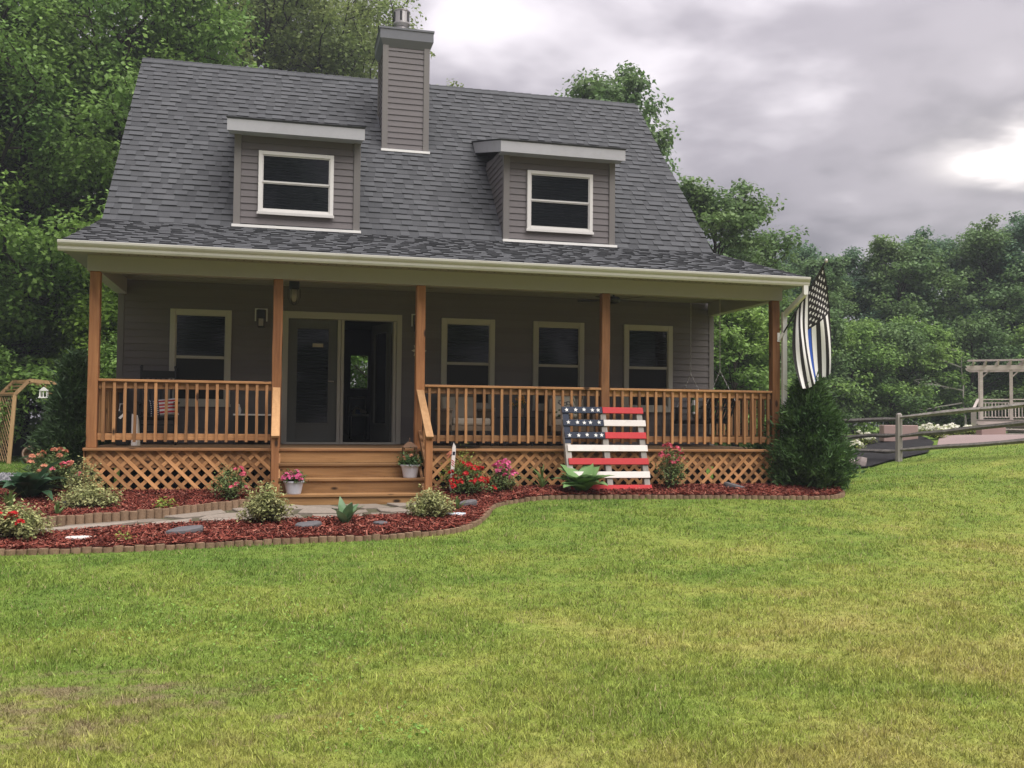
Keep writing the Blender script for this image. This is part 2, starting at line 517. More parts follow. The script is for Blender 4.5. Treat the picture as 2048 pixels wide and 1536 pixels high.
        if blades:
            c = k.scale(c, k.math('ADD', k.math('MULTIPLY', k.island(), 1.05), 0.48))
            dead = k.math('GREATER_THAN', k.math('FRACT', k.math('MULTIPLY', k.island(), 37.7)), 0.93)
            c = k.mix(dead, c, (0.36, 0.30, 0.155))
            k.fin(c, 0.6, 0.2)
            t = k.n('ShaderNodeBsdfTranslucent')
            k.l(c, t.inputs['Color'])
            ms = k.n('ShaderNodeMixShader')
            ms.inputs[0].default_value = 0.3
            k.l(k.b.outputs[0], ms.inputs[1])
            k.l(t.outputs[0], ms.inputs[2])
            k.l(ms.outputs[0], k.out.inputs[0])
            return k.m
        fine = k.noise(p, 70.0, 3.0, 0.7)
        c = k.scale(c, k.math('ADD', k.math('MULTIPLY', fine, 0.9), 0.35))
        k.bump(fine, 0.8, 0.03)
        return k.fin(c, 0.95, 0.1)
    M['lawn'] = lawn('turf soil', False)
    M['blades'] = lawn('grass blades', True)
    # foliage
    M['leaf_maple'] = leafmat('maple leaves', (0.149, 0.259, 0.046), 0.4, (0.276, 0.402, 0.064))
    M['leaf_bright'] = leafmat('sunny maple leaves', (0.135, 0.235, 0.040), 0.4, (0.22, 0.33, 0.055), 0.4)
    M['leaf_deep'] = leafmat('deep green leaves', (0.120, 0.218, 0.052), 0.4, (0.215, 0.325, 0.068))
    M['leaf_locust'] = leafmat('olive locust leaves', (0.157, 0.219, 0.071), 0.35, (0.255, 0.294, 0.088))
    M['leaf_wall'] = leafmat('woodland leaves', (0.088, 0.162, 0.058), 0.4, (0.150, 0.225, 0.066))
    M['leaf_blue'] = leafmat('blue green woodland leaves', (0.074, 0.149, 0.082), 0.4, (0.116, 0.198, 0.091))
    M['leaf_arbor'] = leafmat('arborvitae sprays', (0.039, 0.088, 0.026), 0.45, (0.078, 0.137, 0.036), 0.2, 0.6, 2.0)
    M['leaf_spruce'] = leafmat('dark juniper sprays', (0.042, 0.081, 0.034), 0.45, (0.072, 0.120, 0.044), 0.2, 0.6, 2.0)
    M['leaf_varieg'] = leafmat('variegated azalea leaves', (0.19, 0.22, 0.075), 0.6, (0.42, 0.40, 0.19), 0.25, 0.5, 9.0)
    M['leaf_azalea'] = leafmat('azalea leaves', (0.111, 0.176, 0.058), 0.45, (0.195, 0.247, 0.091), 0.25, 0.5, 6.0)
    M['leaf_lime'] = leafmat('chartreuse leaves', (0.20, 0.27, 0.05), 0.35, (0.30, 0.34, 0.07), 0.3, 0.5, 6.0)
    M['leaf_pot'] = leafmat('potted plant leaves', (0.055, 0.115, 0.035), 0.4, None, 0.25)
    M['hosta'] = leafmat('pale green hosta leaf', (0.150, 0.270, 0.102), 0.12, (0.192, 0.318, 0.120), 0.2, 0.45, 6.0)
    M['hosta_dark'] = leafmat('dark hosta leaf', (0.040, 0.092, 0.048), 0.15, (0.06, 0.12, 0.06), 0.2, 0.4, 6.0)
    M['hosta_blue'] = leafmat('blue green broad leaf', (0.10, 0.19, 0.10), 0.15, None, 0.2, 0.4, 6.0)
    M['clover'] = leafmat('clover leaves', (0.165, 0.29, 0.05), 0.3, (0.21, 0.33, 0.06), 0.3)
    M['straw'] = leafmat('dry straw', (0.30, 0.25, 0.12), 0.3, None, 0.2)
    M['strap'] = leafmat('strap leaves', (0.10, 0.17, 0.055), 0.3, None, 0.25)
    M['bl_pink'] = leafmat('hot pink petals', (0.62, 0.075, 0.14), 0.25, (0.68, 0.17, 0.22), 0.3)
    M['bl_mag'] = leafmat('magenta petals', (0.60, 0.045, 0.20), 0.3, (0.72, 0.20, 0.36), 0.3)
    M['bl_red'] = leafmat('red petals', (0.42, 0.013, 0.014), 0.35, (0.56, 0.03, 0.025), 0.25)
    M['bl_coral'] = leafmat('coral petals', (0.60, 0.22, 0.14), 0.3, (0.66, 0.30, 0.18), 0.3)
    M['bl_white'] = leafmat('white phlox petals', (0.72, 0.71, 0.60), 0.2, (0.78, 0.76, 0.68), 0.3)
    M['bl_yellow'] = leafmat('amber petals', (0.52, 0.30, 0.06), 0.3, None, 0.3)


make_materials()


# ------------------------------------------------------------------ mesh helpers
def link(name, me, parent=None):
    o = bpy.data.objects.new(name, me)
    COL.objects.link(o)
    if parent is not None:
        o.parent = parent
        o.matrix_parent_inverse = Matrix.Identity(4)
    return o


def tag(o, label=None, cat=None, group=None, kind=None):
    if label: o['label'] = label
    if cat: o['category'] = cat
    if group: o['group'] = group
    if kind: o['kind'] = kind
    return o


def thing(name, label, cat, loc=(0, 0, 0), rz=0.0, group=None, rot=None, scale=None):
    o = bpy.data.objects.new(name, None)
    COL.objects.link(o)
    o.empty_display_size = 0.2
    o.location = loc
    o.rotation_euler = rot or (0, 0, rz)
    if scale: o.scale = (scale,) * 3 if isinstance(scale, (int, float)) else scale
    return tag(o, label, cat, group)


def world_child(o, parent):
    """o was built in world coordinates; hang it on parent without moving it"""
    o.parent = parent
    M4 = Matrix.LocRotScale(parent.location, parent.rotation_euler, parent.scale)
    if parent.parent is not None:
        P = parent.parent
        M4 = Matrix.LocRotScale(P.location, P.rotation_euler, P.scale) @ parent.matrix_parent_inverse @ M4
    o.matrix_parent_inverse = M4.inverted()
    return o


class MB:
    def __init__(self):
        self.v, self.f, self.mi = [], [], []

    def poly(self, pts, m=0):
        i = len(self.v)
        self.v += [tuple(p) for p in pts]
        self.f.append(tuple(range(i, i + len(pts))))
        self.mi.append(m)

    def hexa(self, p, m=0):
        """eight corners: bottom four counter-clockwise, then top four"""
        i = len(self.v)
        self.v += [tuple(q) for q in p]
        for q in ((3, 2, 1, 0), (4, 5, 6, 7), (0, 1, 5, 4), (1, 2, 6, 5), (2, 3, 7, 6), (3, 0, 4, 7)):
            self.f.append(tuple(i + k for k in q))
            self.mi.append(m)
        return self

    def box(self, x0, x1, y0, y1, z0, z1, m=0):
        return self.hexa([(x0, y0, z0), (x1, y0, z0), (x1, y1, z0), (x0, y1, z0), (x0, y0, z1), (x1, y0, z1), (x1, y1, z1), (x0, y1, z1)], m)

    def beam(self, a, b, w, h, up=(0, 0, 1), m=0):
        """rectangular bar from a to b, w across, h along up"""
        a, b, up = Vector(a), Vector(b), Vector(up)
        d = (b - a).normalized()
        s = d.cross(up).normalized()
        u = s.cross(d).normalized()
        s *= w / 2
        u *= h / 2
        return self.hexa([a - s - u, a + s - u, b + s - u, b - s - u, a - s + u, a + s + u, b + s + u, b - s + u], m)

    def tube(self, pts, rad, n=6, m=0, cap=True):
        pts = [Vector(p) for p in pts]
        rs = rad if isinstance(rad, (list, tuple)) else [rad] * len(pts)
        base = len(self.v)
        for k, p in enumerate(pts):
            d = (pts[min(k + 1, len(pts) - 1)] - pts[max(k - 1, 0)]).normalized()
            ref = Vector((0, 0, 1)) if abs(d.z) < 0.9 else Vector((1, 0, 0))
            s = d.cross(ref).normalized()
            u = s.cross(d)
            for j in range(n):
                a = 2 * math.pi * j / n
                self.v.append(tuple(p + (s * math.cos(a) + u * math.sin(a)) * rs[k]))
        for k in range(len(pts) - 1):
            for j in range(n):
                a, b = base + k * n + j, base + k * n + (j + 1) % n
                self.f.append((a, b, b + n, a + n))
                self.mi.append(m)
        if cap:
            self.f.append(tuple(base + j for j in reversed(range(n))))
            self.f.append(tuple(base + (len(pts) - 1) * n + j for j in range(n)))
            self.mi += [m, m]
        return self

    def lathe(self, prof, c=(0, 0, 0), n=20, m=0):
        """prof: list of (radius, z)"""
        base = len(self.v)
        for r, z in prof:
            for j in range(n):
                a = 2 * math.pi * j / n
                self.v.append((c[0] + r * math.cos(a), c[1] + r * math.sin(a), c[2] + z))
        for k in range(len(prof) - 1):
            for j in range(n):
                a, b = base + k * n + j, base + k * n + (j + 1) % n
                self.f.append((a, b, b + n, a + n))
                self.mi.append(m)
        self.f.append(tuple(base + j for j in reversed(range(n))))
        self.f.append(tuple(base + (len(prof) - 1) * n + j for j in range(n)))
        self.mi += [m, m]
        return self

    def prism(self, outline, y0, y1, m=0):
        """outline in x,z extruded along y"""
        n = len(outline)
        i = len(self.v)
        self.v += [(x, y0, z) for x, z in outline] + [(x, y1, z) for x, z in outline]
        self.f.append(tuple(range(i, i + n)))
        self.f.append(tuple(range(i + 2 * n - 1, i + n - 1, -1)))
        self.mi += [m, m]
        for k in range(n):
            a, b = i + k, i + (k + 1) % n
            self.f.append((b, a, a + n, b + n))
            self.mi.append(m)
        return self

    def extrude_z(self, outline, z0, z1, m=0):
        n = len(outline)
        i = len(self.v)
        self.v += [(x, y, z0 if not callable(z0) else z0(x, y)) for x, y in outline] + [(x, y, z1 if not callable(z1) else z1(x, y)) for x, y in outline]
        self.f.append(tuple(range(i + n - 1, i - 1, -1)))
        self.f.append(tuple(range(i + n, i + 2 * n)))
        self.mi += [m, m]
        for k in range(n):
            a, b = i + k, i + (k + 1) % n
            self.f.append((a, b, b + n, a + n))
            self.mi.append(m)
        return self

    def mesh(self, name, mats, smooth=False, bevel=0.0):
        me = bpy.data.meshes.new(name)
        me.from_pydata(self.v, [], self.f)
        for mm in (mats if isinstance(mats, (list, tuple)) else [mats]):
            me.materials.append(M[mm])
        if any(self.mi):
            me.polygons.foreach_set('material_index', self.mi)
        if smooth:
            me.polygons.foreach_set('use_smooth', [True] * len(me.polygons))
        me.update()
        return me

    def obj(self, name, mats, parent=None, smooth=False, wparent=None):
        o = link(name, self.mesh(name, mats, smooth), parent)
        if wparent is not None:
            world_child(o, wparent)
        return o


def soft(o, w=0.006, seg=2):
    b = o.modifiers.new('bevel', 'BEVEL')
    b.width = w
    b.segments = seg
    b.limit_method = 'ANGLE'
    return o


def np_mesh(name, V, Fq, mat, smooth=False):
    """numpy vertices and an (n,k) face array to a mesh"""
    me = bpy.data.meshes.new(name)
    V = np.asarray(V, np.float32)
    Fq = np.asarray(Fq, np.int32)
    n, k = Fq.shape
    me.vertices.add(len(V))
    me.vertices.foreach_set('co', V.ravel())
    me.loops.add(n * k)
    me.loops.foreach_set('vertex_index', Fq.ravel())
    me.polygons.add(n)
    me.polygons.foreach_set('loop_start', np.arange(0, n * k, k, dtype=np.int32))
    me.polygons.foreach_set('loop_total', np.full(n, k, np.int32))
    me.polygons.foreach_set('use_smooth', np.full(n, bool(smooth)))
    me.materials.append(M[mat])
    me.update(calc_edges=True)
    return me


def copy_tree(o, parent=None):
    c = o.copy()
    COL.objects.link(c)
    if parent is not None:
        c.parent = parent
    for ch in [k for k in o.children]:
        copy_tree(ch, c)
    return c


# ------------------------------------------------------------------ ground
YK = np.array([-60, -14, -8, -3.8, -2.2, -1, 0, 2, 6, 14, 30, 400.0])
ZK = np.array([-1.6, -1.15, -1.05, -.90, -.80, -.73, -.66, -.63, -.70, -.85, -.9, -.9])


def sst(a, b, x):
    t = np.clip((x - a) / (b - a), 0, 1)
    return t * t * (3 - 2 * t)


def g(x, y):
    x = np.asarray(x, float)
    y = np.asarray(y, float)
    b = np.interp(y, YK, ZK)
    b = b + .042 * np.clip(x - 10.5, 0, 10) * sst(-9, 1, y)
    b = b + .09 * np.clip(x - 14.5, 0, 5) * sst(-9, 1, y)
    b = b + .04 * sst(5.2, 6.2, x) * sst(-4, -1.2, y) * (1 - sst(-.5, .5, y))
    b = b + .012 * np.sin(x * 1.3 + 1) * np.sin(y * 1.1) * sst(3.9, 5, np.abs(y - 0.5) + 0 * x)
    return b


def G(x, y):
    return float(g(x, y))


def build_ground():
    xs = np.unique(np.concatenate([np.linspace(-150, -20, 14), np.arange(-20, 42, 0.5), np.linspace(42, 150, 14)]))
    ys = np.unique(np.concatenate([np.linspace(-150, -20, 12), np.arange(-20, 42, 0.5), np.linspace(42, 150, 16)]))
    X, Y = np.meshgrid(xs, ys)
    V = np.stack([X, Y, g(X, Y)], -1).reshape(-1, 3)
    nx, ny = len(xs), len(ys)
    i = (np.arange(ny - 1)[:, None] * nx + np.arange(nx - 1)[None, :]).ravel()
    F = np.stack([i, i + 1, i + nx + 1, i + nx], -1)
    o = link('ground', np_mesh('ground', V, F, 'lawn', True))
    tag(o, kind='structure')


build_ground()

EDGE = [(-1.6, -3.80), (-.8, -3.78), (-.1, -3.74), (.55, -3.73), (1.21, -3.66), (1.91, -3.54), (2.65, -3.42), (3.43, -3.33), (4.16, -3.12), (4.5, -2.84), (4.77, -2.35), (5.0, -1.75), (5.15, -1.32), (5.42, -.98), (5.8, -.83), (6.3, -.78), (7.55, -.86), (8.7, -.93), (9.77, -1.1), (10.34, -1.05), (10.71, -.73), (10.95, 0), (11.1, .7)]
BACK = [(-1.6, -3.4), (-.8, -3.2), (0.0, -2.92), (.6, -2.68), (1.2, -2.5), (1.9, -2.34), (2.67, -2.26), (3.43, -2.15), (4.05, -2.02), (4.3, -1.7), (4.45, -1.2), (4.47, -.6), (4.5, -.02), (4.9, .0), (5.8, .0), (6.3, .0), (7.55, .0), (8.7, .0), (9.7, .0), (10.1, .1), (10.2, .5), (10.25, .8), (10.3, 1.0)]
BEDGE = [(-1.6, -2.9), (-.9, -2.62), (-.1, -2.30), (.24, -2.15), (.98, -1.82), (1.5, -1.42), (2.02, -1.06), (2.26, -.92)]
BBACK = [(-1.6, 1.0), (-.9, .8), (-.35, .5), (-.08, .0), (.7, .0), (1.3, .0), (1.8, .0), (2.26, .0)]


def resample(pts, step):
    P = np.array(pts, float)
    # smooth with Catmull-Rom
    out = []
    for i in range(len(P) - 1):
        p0, p1, p2, p3 = P[max(i - 1, 0)], P[i], P[i + 1], P[min(i + 2, len(P) - 1)]
        for t in np.linspace(0, 1, 12, endpoint=False):
            out.append(0.5 * ((2 * p1) + (-p0 + p2) * t + (2 * p0 - 5 * p1 + 4 * p2 - p3) * t * t + (-p0 + 3 * p1 - 3 * p2 + p3) * t ** 3))
    out.append(P[-1])
    out = np.array(out)
    s = np.concatenate([[0], np.cumsum(np.linalg.norm(np.diff(out, axis=0), axis=1))])
    n = max(2, int(round(s[-1] / step)))
    q = np.linspace(0, s[-1], n + 1)
    return np.stack([np.interp(q, s, out[:, 0]), np.interp(q, s, out[:, 1])], -1)


def in_poly(x, y, poly):
    P = np.asarray(poly)
    r = np.zeros(len(x), bool)
    n = len(P)
    for i in range(n):
        x0, y0 = P[i]
        x1, y1 = P[(i + 1) % n]
        c = ((y0 > y) != (y1 > y)) & (x < (x1 - x0) * (y - y0) / (y1 - y0 + 1e-12) + x0)
        r ^= c
    return r


def mulch_z(x, y):
    return g(x, y) + 0.055 + 0.03 * sst(-1.2, -0.1, np.asarray(y, float))


def ruled_bed(name, front, back, mat, nv=14, lab=None):
    A, B = np.array(front, float), np.array(back, float)
    idx = np.linspace(0, len(A) - 1, (len(A) - 1) * 6 + 1)
    ii = np.arange(len(A))
    a = np.stack([np.interp(idx, ii, A[:, 0]), np.interp(idx, ii, A[:, 1])], -1)
    b = np.stack([np.interp(idx, ii, B[:, 0]), np.interp(idx, ii, B[:, 1])], -1)
    t = np.linspace(0, 1, nv)[:, None, None]
    P = a[None] * (1 - t) + b[None] * t
    X, Y = P[..., 0], P[..., 1]
    Z = mulch_z(X, Y) + 0.012 * np.sin(X * 17 + Y * 9) * np.sin(Y * 21)
    V = np.stack([X, Y, Z], -1).reshape(-1, 3)
    nx = len(idx)
    i = (np.arange(nv - 1)[:, None] * nx + np.arange(nx - 1)[None, :]).ravel()
    F = np.stack([i, i + 1, i + nx + 1, i + nx], -1)
    o = link(name, np_mesh(name, V, F, mat, True))
    tag(o, kind='structure')
    return P


def chips(name, P, n, label):
    """shredded mulch: thin bent slivers lying every way over the bed"""
    nv, nx = P.shape[:2]
    # area weights per cell
    d1 = P[1:, :-1] - P[:-1, :-1]
    d2 = P[:-1, 1:] - P[:-1, :-1]
    ar = np.abs(d1[..., 0] * d2[..., 1] - d1[..., 1] * d2[..., 0]).ravel() + 1e-9
    c = RNG.choice(len(ar), n, p=ar / ar.sum())
    i, j = c // (nx - 1), c % (nx - 1)
    u, w = RNG.random((2, n, 1))
    q = (P[i, j] * (1 - u) + P[i + 1, j] * u) * (1 - w) + (P[i, j + 1] * (1 - u) + P[i + 1, j + 1] * u) * w
    z = mulch_z(q[:, 0], q[:, 1]) + RNG.random(n) * 0.028
    L = RNG.uniform(0.012, 0.05, n)
    Wd = RNG.uniform(0.003, 0.009, n)
    a = RNG.uniform(0, 2 * math.pi, n)
    tilt = RNG.normal(0, 0.35, n)
    d = np.stack([np.cos(a) * np.cos(tilt), np.sin(a) * np.cos(tilt), np.sin(tilt)], -1) * L[:, None]
    roll = RNG.normal(0, 0.6, n)
    s = np.stack([-np.sin(a) * np.cos(roll), np.cos(a) * np.cos(roll), np.sin(roll)], -1) * Wd[:, None]
    ctr = np.stack([q[:, 0], q[:, 1], z], -1)
    V = np.stack([ctr - d - s, ctr + d - s * .6, ctr + d + s * .6, ctr - d + s], 1).reshape(-1, 3)
    F = np.arange(4 * n).reshape(n, 4)
    o = link(name, np_mesh(name, V, F, 'mulch'))
    tag(o, label, 'mulch', kind='stuff')


PF = ruled_bed('front_garden_bed', EDGE, BACK, 'mulchbed')
PB = ruled_bed('porch_garden_bed', BEDGE, BBACK, 'mulchbed')
chips('shredded_mulch', PF, 46000, 'red dyed wood mulch spread over the bed along the lawn')
chips('shredded_mulch', PB, 26000, 'red dyed wood mulch in the bed under the left lattice')

# flagstone path between the beds
PATH = [(-1.6, -2.9), (-.9, -2.62), (-.1, -2.30), (.24, -2.15), (.98, -1.82), (1.5, -1.42), (2.02, -1.06), (2.26, -.88), (4.45, -.88), (4.45, -1.2), (4.3, -1.7), (4.05, -2.02), (3.43, -2.15), (2.67, -2.26), (1.9, -2.34), (1.2, -2.5), (.6, -2.68), (0.0, -2.92), (-.8, -3.2), (-1.6, -3.4)]


def build_path():
    m = MB()
    m.extrude_z(PATH, lambda x, y: G(x, y) - .05, lambda x, y: G(x, y) + .012)
    path = m.obj('path', 'dirt')
    tag(path, kind='structure')
    back = np.array([(-1.6, -2.9), (-.9, -2.62), (-.1, -2.30), (.98, -1.82), (1.5, -1.42), (2.02, -1.06), (2.4, -.92), (3.2, -.9), (3.9, -.9), (4.36, -.92)])
    front = np.array([(-1.6, -3.36), (-.8, -3.16), (0.0, -2.88), (1.2, -2.46), (1.9, -2.30), (2.67, -2.22), (3.1, -2.16), (3.43, -2.11), (3.9, -2.02), (4.22, -1.75)])
    ti = np.linspace(0, 1, len(back))

    def PT(t, v):
        b = np.array([np.interp(t, ti, back[:, 0]), np.interp(t, ti, back[:, 1])])
        f = np.array([np.interp(t, ti, front[:, 0]), np.interp(t, ti, front[:, 1])])
        return b * (1 - v) + f * v
    rnd = random.Random(5)
    rows = [0.02, 0.36, 0.68, 0.985]
    for r in range(3):
        cuts = [0.0]
        while cuts[-1] < 1:
            cuts.append(cuts[-1] + rnd.uniform(0.055, 0.125) * (1.0 if cuts[-1] > .45 else 1.15))
        cuts[-1] = 1.0
        jit = [rnd.uniform(-.028, .028) for _ in cuts]
        wob = lambda t, k: 0.0 if k in (0, 3) else 0.055 * math.sin(t * 31 + k * 2.1) + 0.03 * math.sin(t * 57 + k)
        for a, b, ja, jb in zip(cuts[:-1], cuts[1:], jit[:-1], jit[1:]):
            gap = 0.013
            pts = []
            for t, v in [(a + ja + gap, 0), (a + (b - a) * .5 + rnd.uniform(-.01, .01), 0), (b + jb - gap, 0), (b - jb - gap, 1), (a + (b - a) * .4, 1), (a - ja + gap, 1)]:
                k = r + v
                t = min(max(t, 0.0), 1.0)
                vv = rows[k] + wob(t, k) + (0.042 if v == 0 else -0.042)
                pts.append(tuple(PT(t, vv) + np.array([rnd.uniform(-.02, .02), rnd.uniform(-.015, .015)])))
            tk = rnd.uniform(.024, .05)
            mm = MB().extrude_z(list(reversed(pts)), lambda x, y: G(x, y) - .01, lambda x, y: G(x, y) + tk)
            o = mm.obj('flagstone', 'flagstone', path)
            if len(set(pts)) == 6:
                soft(o, 0.008, 1)


build_path()


def edging(pts, label, step=0.094, hh=.052):
    root = thing('garden_edging', label, 'edging', (pts[2][0], pts[2][1], G(*pts[2])))
    P = resample(pts, step)
    n = 7
    prof = []   # half round front of one scallop, in local x (along), y (out)
    for k in range(n + 1):
        a = math.pi * k / n
        prof.append((-math.cos(a) * 0.0495, -0.038 * math.sin(a) - .004))
    prof += [(0.049, 0.034), (-0.049, 0.034)]
    meshes = []
    for v in range(4):
        m = MB()
        h = hh + (0, .004, .002, .006)[v]
        m.extrude_z(prof, -.06, h - 0.006)
        m.extrude_z([(x * .9, y * .86) for x, y in prof], h - 0.006, h)
        meshes.append(m.mesh('edging_block', 'edging'))
    rnd = random.Random(3)
    for a, b in zip(P[:-1], P[1:]):
        c = (a + b) / 2
        ang = math.atan2(b[1] - a[1], b[0] - a[0])
        o = link('edging_block', meshes[rnd.randrange(4)])
        o.location = (c[0], c[1], G(*c) + rnd.uniform(-.006, .006))
        o.rotation_euler = (rnd.uniform(-.05, .05), rnd.uniform(-.02, .02), ang + rnd.uniform(-.04, .04))
        o.scale = (np.linalg.norm(b - a) / 0.1, 1, 1)
        world_child(o, root)
    return root


edging(EDGE[1:], 'scalloped tan concrete edging between the lawn and the front mulch bed')
edging(BEDGE[1:], 'scalloped tan concrete edging behind the flagstone path, left of the steps', hh=.118)

# gravel drive and its timber on the left
GRAVEL = [(-14, 1.3), (-1.75, 1.05), (-1.05, 1.25), (-1.15, 3.0), (-1.6, 6.2), (-14, 7.4)]


def build_gravel():
    m = MB()
    xs = np.linspace(0, 1, 14)
    A, B = np.array([(-14, 1.1), (-1.2, 1.0)]), np.array([(-14, 7.4), (-1.6, 6.6)])
    a = A[0] + (A[1] - A[0]) * xs[:, None]
    b = B[0] + (B[1] - B[0]) * xs[:, None]
    ys = np.linspace(0, 1, 14)
    P = a[None] * (1 - ys[:, None, None]) + b[None] * ys[:, None, None]
    V = np.stack([P[..., 0], P[..., 1], g(P[..., 0], P[..., 1]) + .02], -1).reshape(-1, 3)
    i = (np.arange(13)[:, None] * 14 + np.arange(13)[None, :]).ravel()
    F = np.stack([i, i + 1, i + 15, i + 14], -1)
    tag(link('driveway', np_mesh('driveway', V, F, 'gravel', True)), kind='structure')
    n = 9000
    q = P[0, 0] + 0 * RNG.random((n, 1))
    u, w = RNG.random((2, n, 1)) ** np.array([0.45, 1.0])[:, None, None]
    a0 = A[0] + (A[1] - A[0]) * u
    b0 = B[0] + (B[1] - B[0]) * u
    q = a0 * (1 - w) + b0 * w
    r = RNG.uniform(.012, .03, n)
    z = g(q[:, 0], q[:, 1]) + .02 + r * .4
    c = np.stack([q[:, 0], q[:, 1], z], -1)
    off = np.array([[1, 0, -.3], [0, 1, -.3], [-1, 0, -.3], [0, -1, -.3], [0, 0, .7]])
    jit = RNG.uniform(.7, 1.3, (n, 5, 1))
    V = (c[:, None] + off[None] * r[:, None, None] * jit).reshape(-1, 3)
    base = np.arange(n)[:, None, None] * 5
    F = (base + np.array([[0, 1, 4], [1, 2, 4], [2, 3, 4], [3, 0, 4]])[None]).reshape(-1, 3)
    tag(link('gravel', np_mesh('gravel', V, F, 'gravelstone')), 'loose grey crushed stone on the drive left of the house', 'gravel', kind='stuff')
    t = thing('landscape_timber', 'weathered brown timber edging the gravel drive at far left', 'timber', (-1.6, .9, G(-1.6, .9)))
    mm = MB().beam((-3.2, .55, G(-3.2, .55) + .06), (-1.15, 1.25, G(-1.15, 1.25) + .06), .14, .12)
    soft(mm.obj('beam', 'timber', wparent=t), .015)


build_gravel()

# ------------------------------------------------------------------ the house
PX = [0.0, 2.37, 4.37, 7.18, 10.02]        # porch posts
X0, X1 = -0.07, 10.09                       # wall corners
YW = 2.42                                   # front wall
YB = 10.14                                  # back wall
house = thing('house', 'grey sided cape house with shingle roof, two dormers, chimney and full wooden porch', 'house', (5.0, 0.0, -0.66))


def hpart(m, name, mats, parent=None, smooth=False, bev=0.0):
    o = m.obj(name, mats, smooth=smooth)
    world_child(o, parent or house)
    if bev: soft(o, bev)
    return o


WINS = [(0.70, 1.64), (5.07, 6.00), (6.685, 7.615), (8.36, 9.29)]
WZ = (0.62, 2.15)
DOOR = (2.445, 4.395, 0.0, 2.175)


def clapboards(parent, x0, x1, z0, z1, y, holes=(), expo=0.112, top=None):
    """lap siding facing -y, one object per board; holes = (x0,x1,z0,z1); top(x0,x1,z) may trim"""
    z = z0
    while z < z1 - 0.01:
        zt = min(z + expo, z1)
        cuts = [(x0, x1)]
        for hx0, hx1, hz0, hz1 in holes:
            if z + expo * .5 > hz0 and z + expo * .5 < hz1:
                nxt = []
                for a, b in cuts:
                    if hx1 <= a or hx0 >= b:
                        nxt.append((a, b))
                    else:
                        if hx0 - a > .01: nxt.append((a, hx0))
                        if b - hx1 > .01: nxt.append((hx1, b))
                cuts = nxt
        for a, b in cuts:
            m = MB().hexa([(a, y - .019, z - .008), (b, y - .019, z - .008), (b, y, z - .008), (a, y, z - .008),
                           (a, y - .005, zt), (b, y - .005, zt), (b, y, zt), (a, y, zt)])
            hpart(m, 'siding_board', 'siding', parent)
        z += expo


def build_walls():
    m = MB()
    # front wall core around the openings
    xs = [X0]
    ops = sorted([(a + .03, b - .03, WZ[0] + .03, WZ[1] - .03) for a, b in WINS] + [(DOOR[0] + .05, DOOR[1] - .05, -.05, DOOR[3] - .05)])
    yw0, yw1 = YW + .002, YW + .14
    x = X0
    for a, b, c, d in ops:
        m.box(x, a, yw0, yw1, -.30, 3.48)
        if c > -.04: m.box(a, b, yw0, yw1, -.30, c)
        m.box(a, b, yw0, yw1, d, 3.48)
        x = b
    m.box(x, X1, yw0, yw1, -.30, 3.48)
    wall = hpart(m, 'wall', 'siding')
    holes = [(a, b, *WZ) for a, b in WINS] + [(DOOR[0], DOOR[1], -.3, DOOR[3])]
    clapboards(wall, X0 + .07, X1 - .07, .02, 2.60, YW, holes)
    for a in (X0 - .012, X1 - .078):
        hpart(MB().box(a, a + .09, YW - .026, YW + .09, .0, 2.60), 'corner_board', 'corner', wall)
    # foundation, side gables and back wall
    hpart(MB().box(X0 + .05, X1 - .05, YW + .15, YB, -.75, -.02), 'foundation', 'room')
    for xs0, xs1 in ((X0, X0 + .12), (X1 - .12, X1)):
        g_ = MB()
        out = [(YW + .145, -.3), (YB, -.3), (YB, 3.45), (6.28, 7.42), (YW + .145, 3.42)]
        i = len(g_.v)
        g_.v += [(xs0, y, z) for y, z in out] + [(xs1, y, z) for y, z in out]
        n = 5
        g_.f += [tuple(range(i, i + n)), tuple(range(i + 2 * n - 1, i + n - 1, -1))] + [(i + (k + 1) % n, i + k, i + k + n, i + (k + 1) % n + n) for k in range(n)]
        g_.mi += [0] * 7
        gab = hpart(g_, 'gable_wall', 'siding')
        sgn = -1 if xs0 < 5 else 1
        xo = xs0 if sgn < 0 else xs1
        z = 0.0
        while z < 7.2:
            y0, y1 = YW + .15, YB
            if z > 3.4:
                dy = (z - 3.4) / 1.0389
                y0, y1 = YW + .15 + dy, YB - dy
            if y1 - y0 < .15: break
            hpart(MB().hexa([(xo + sgn * .018, y0, z), (xo + sgn * .018, y1, z), (xo, y1, z), (xo, y0, z),
                             (xo + sgn * .004, y0, z + .2), (xo + sgn * .004, y1, z + .2), (xo, y1, z + .2), (xo, y0, z + .2)]), 'siding_board', 'siding', gab)
            z += .2
    b = MB()
    b.box(X0 + .12, 4.10, YB - .12, YB, -.3, 3.4)
    b.box(4.52, X1 - .12, YB - .12, YB, -.3, 3.4)
    b.box(4.10, 4.52, YB - .12, YB, -.3, 1.15)
    b.box(4.10, 4.52, YB - .12, YB, 1.98, 3.4)
    hpart(b, 'back_wall', 'siding')
    # hall seen through the open door
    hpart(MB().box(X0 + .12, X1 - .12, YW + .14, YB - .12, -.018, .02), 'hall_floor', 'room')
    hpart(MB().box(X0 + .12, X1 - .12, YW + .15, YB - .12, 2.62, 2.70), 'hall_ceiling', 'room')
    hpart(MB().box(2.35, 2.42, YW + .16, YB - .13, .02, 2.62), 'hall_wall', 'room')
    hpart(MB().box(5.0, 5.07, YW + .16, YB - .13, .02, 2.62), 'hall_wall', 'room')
    hpart(MB().box(4.10, 4.52, YB - .10, YB - .04, 1.15, 1.18), 'window_sill', 'frame')


build_walls()


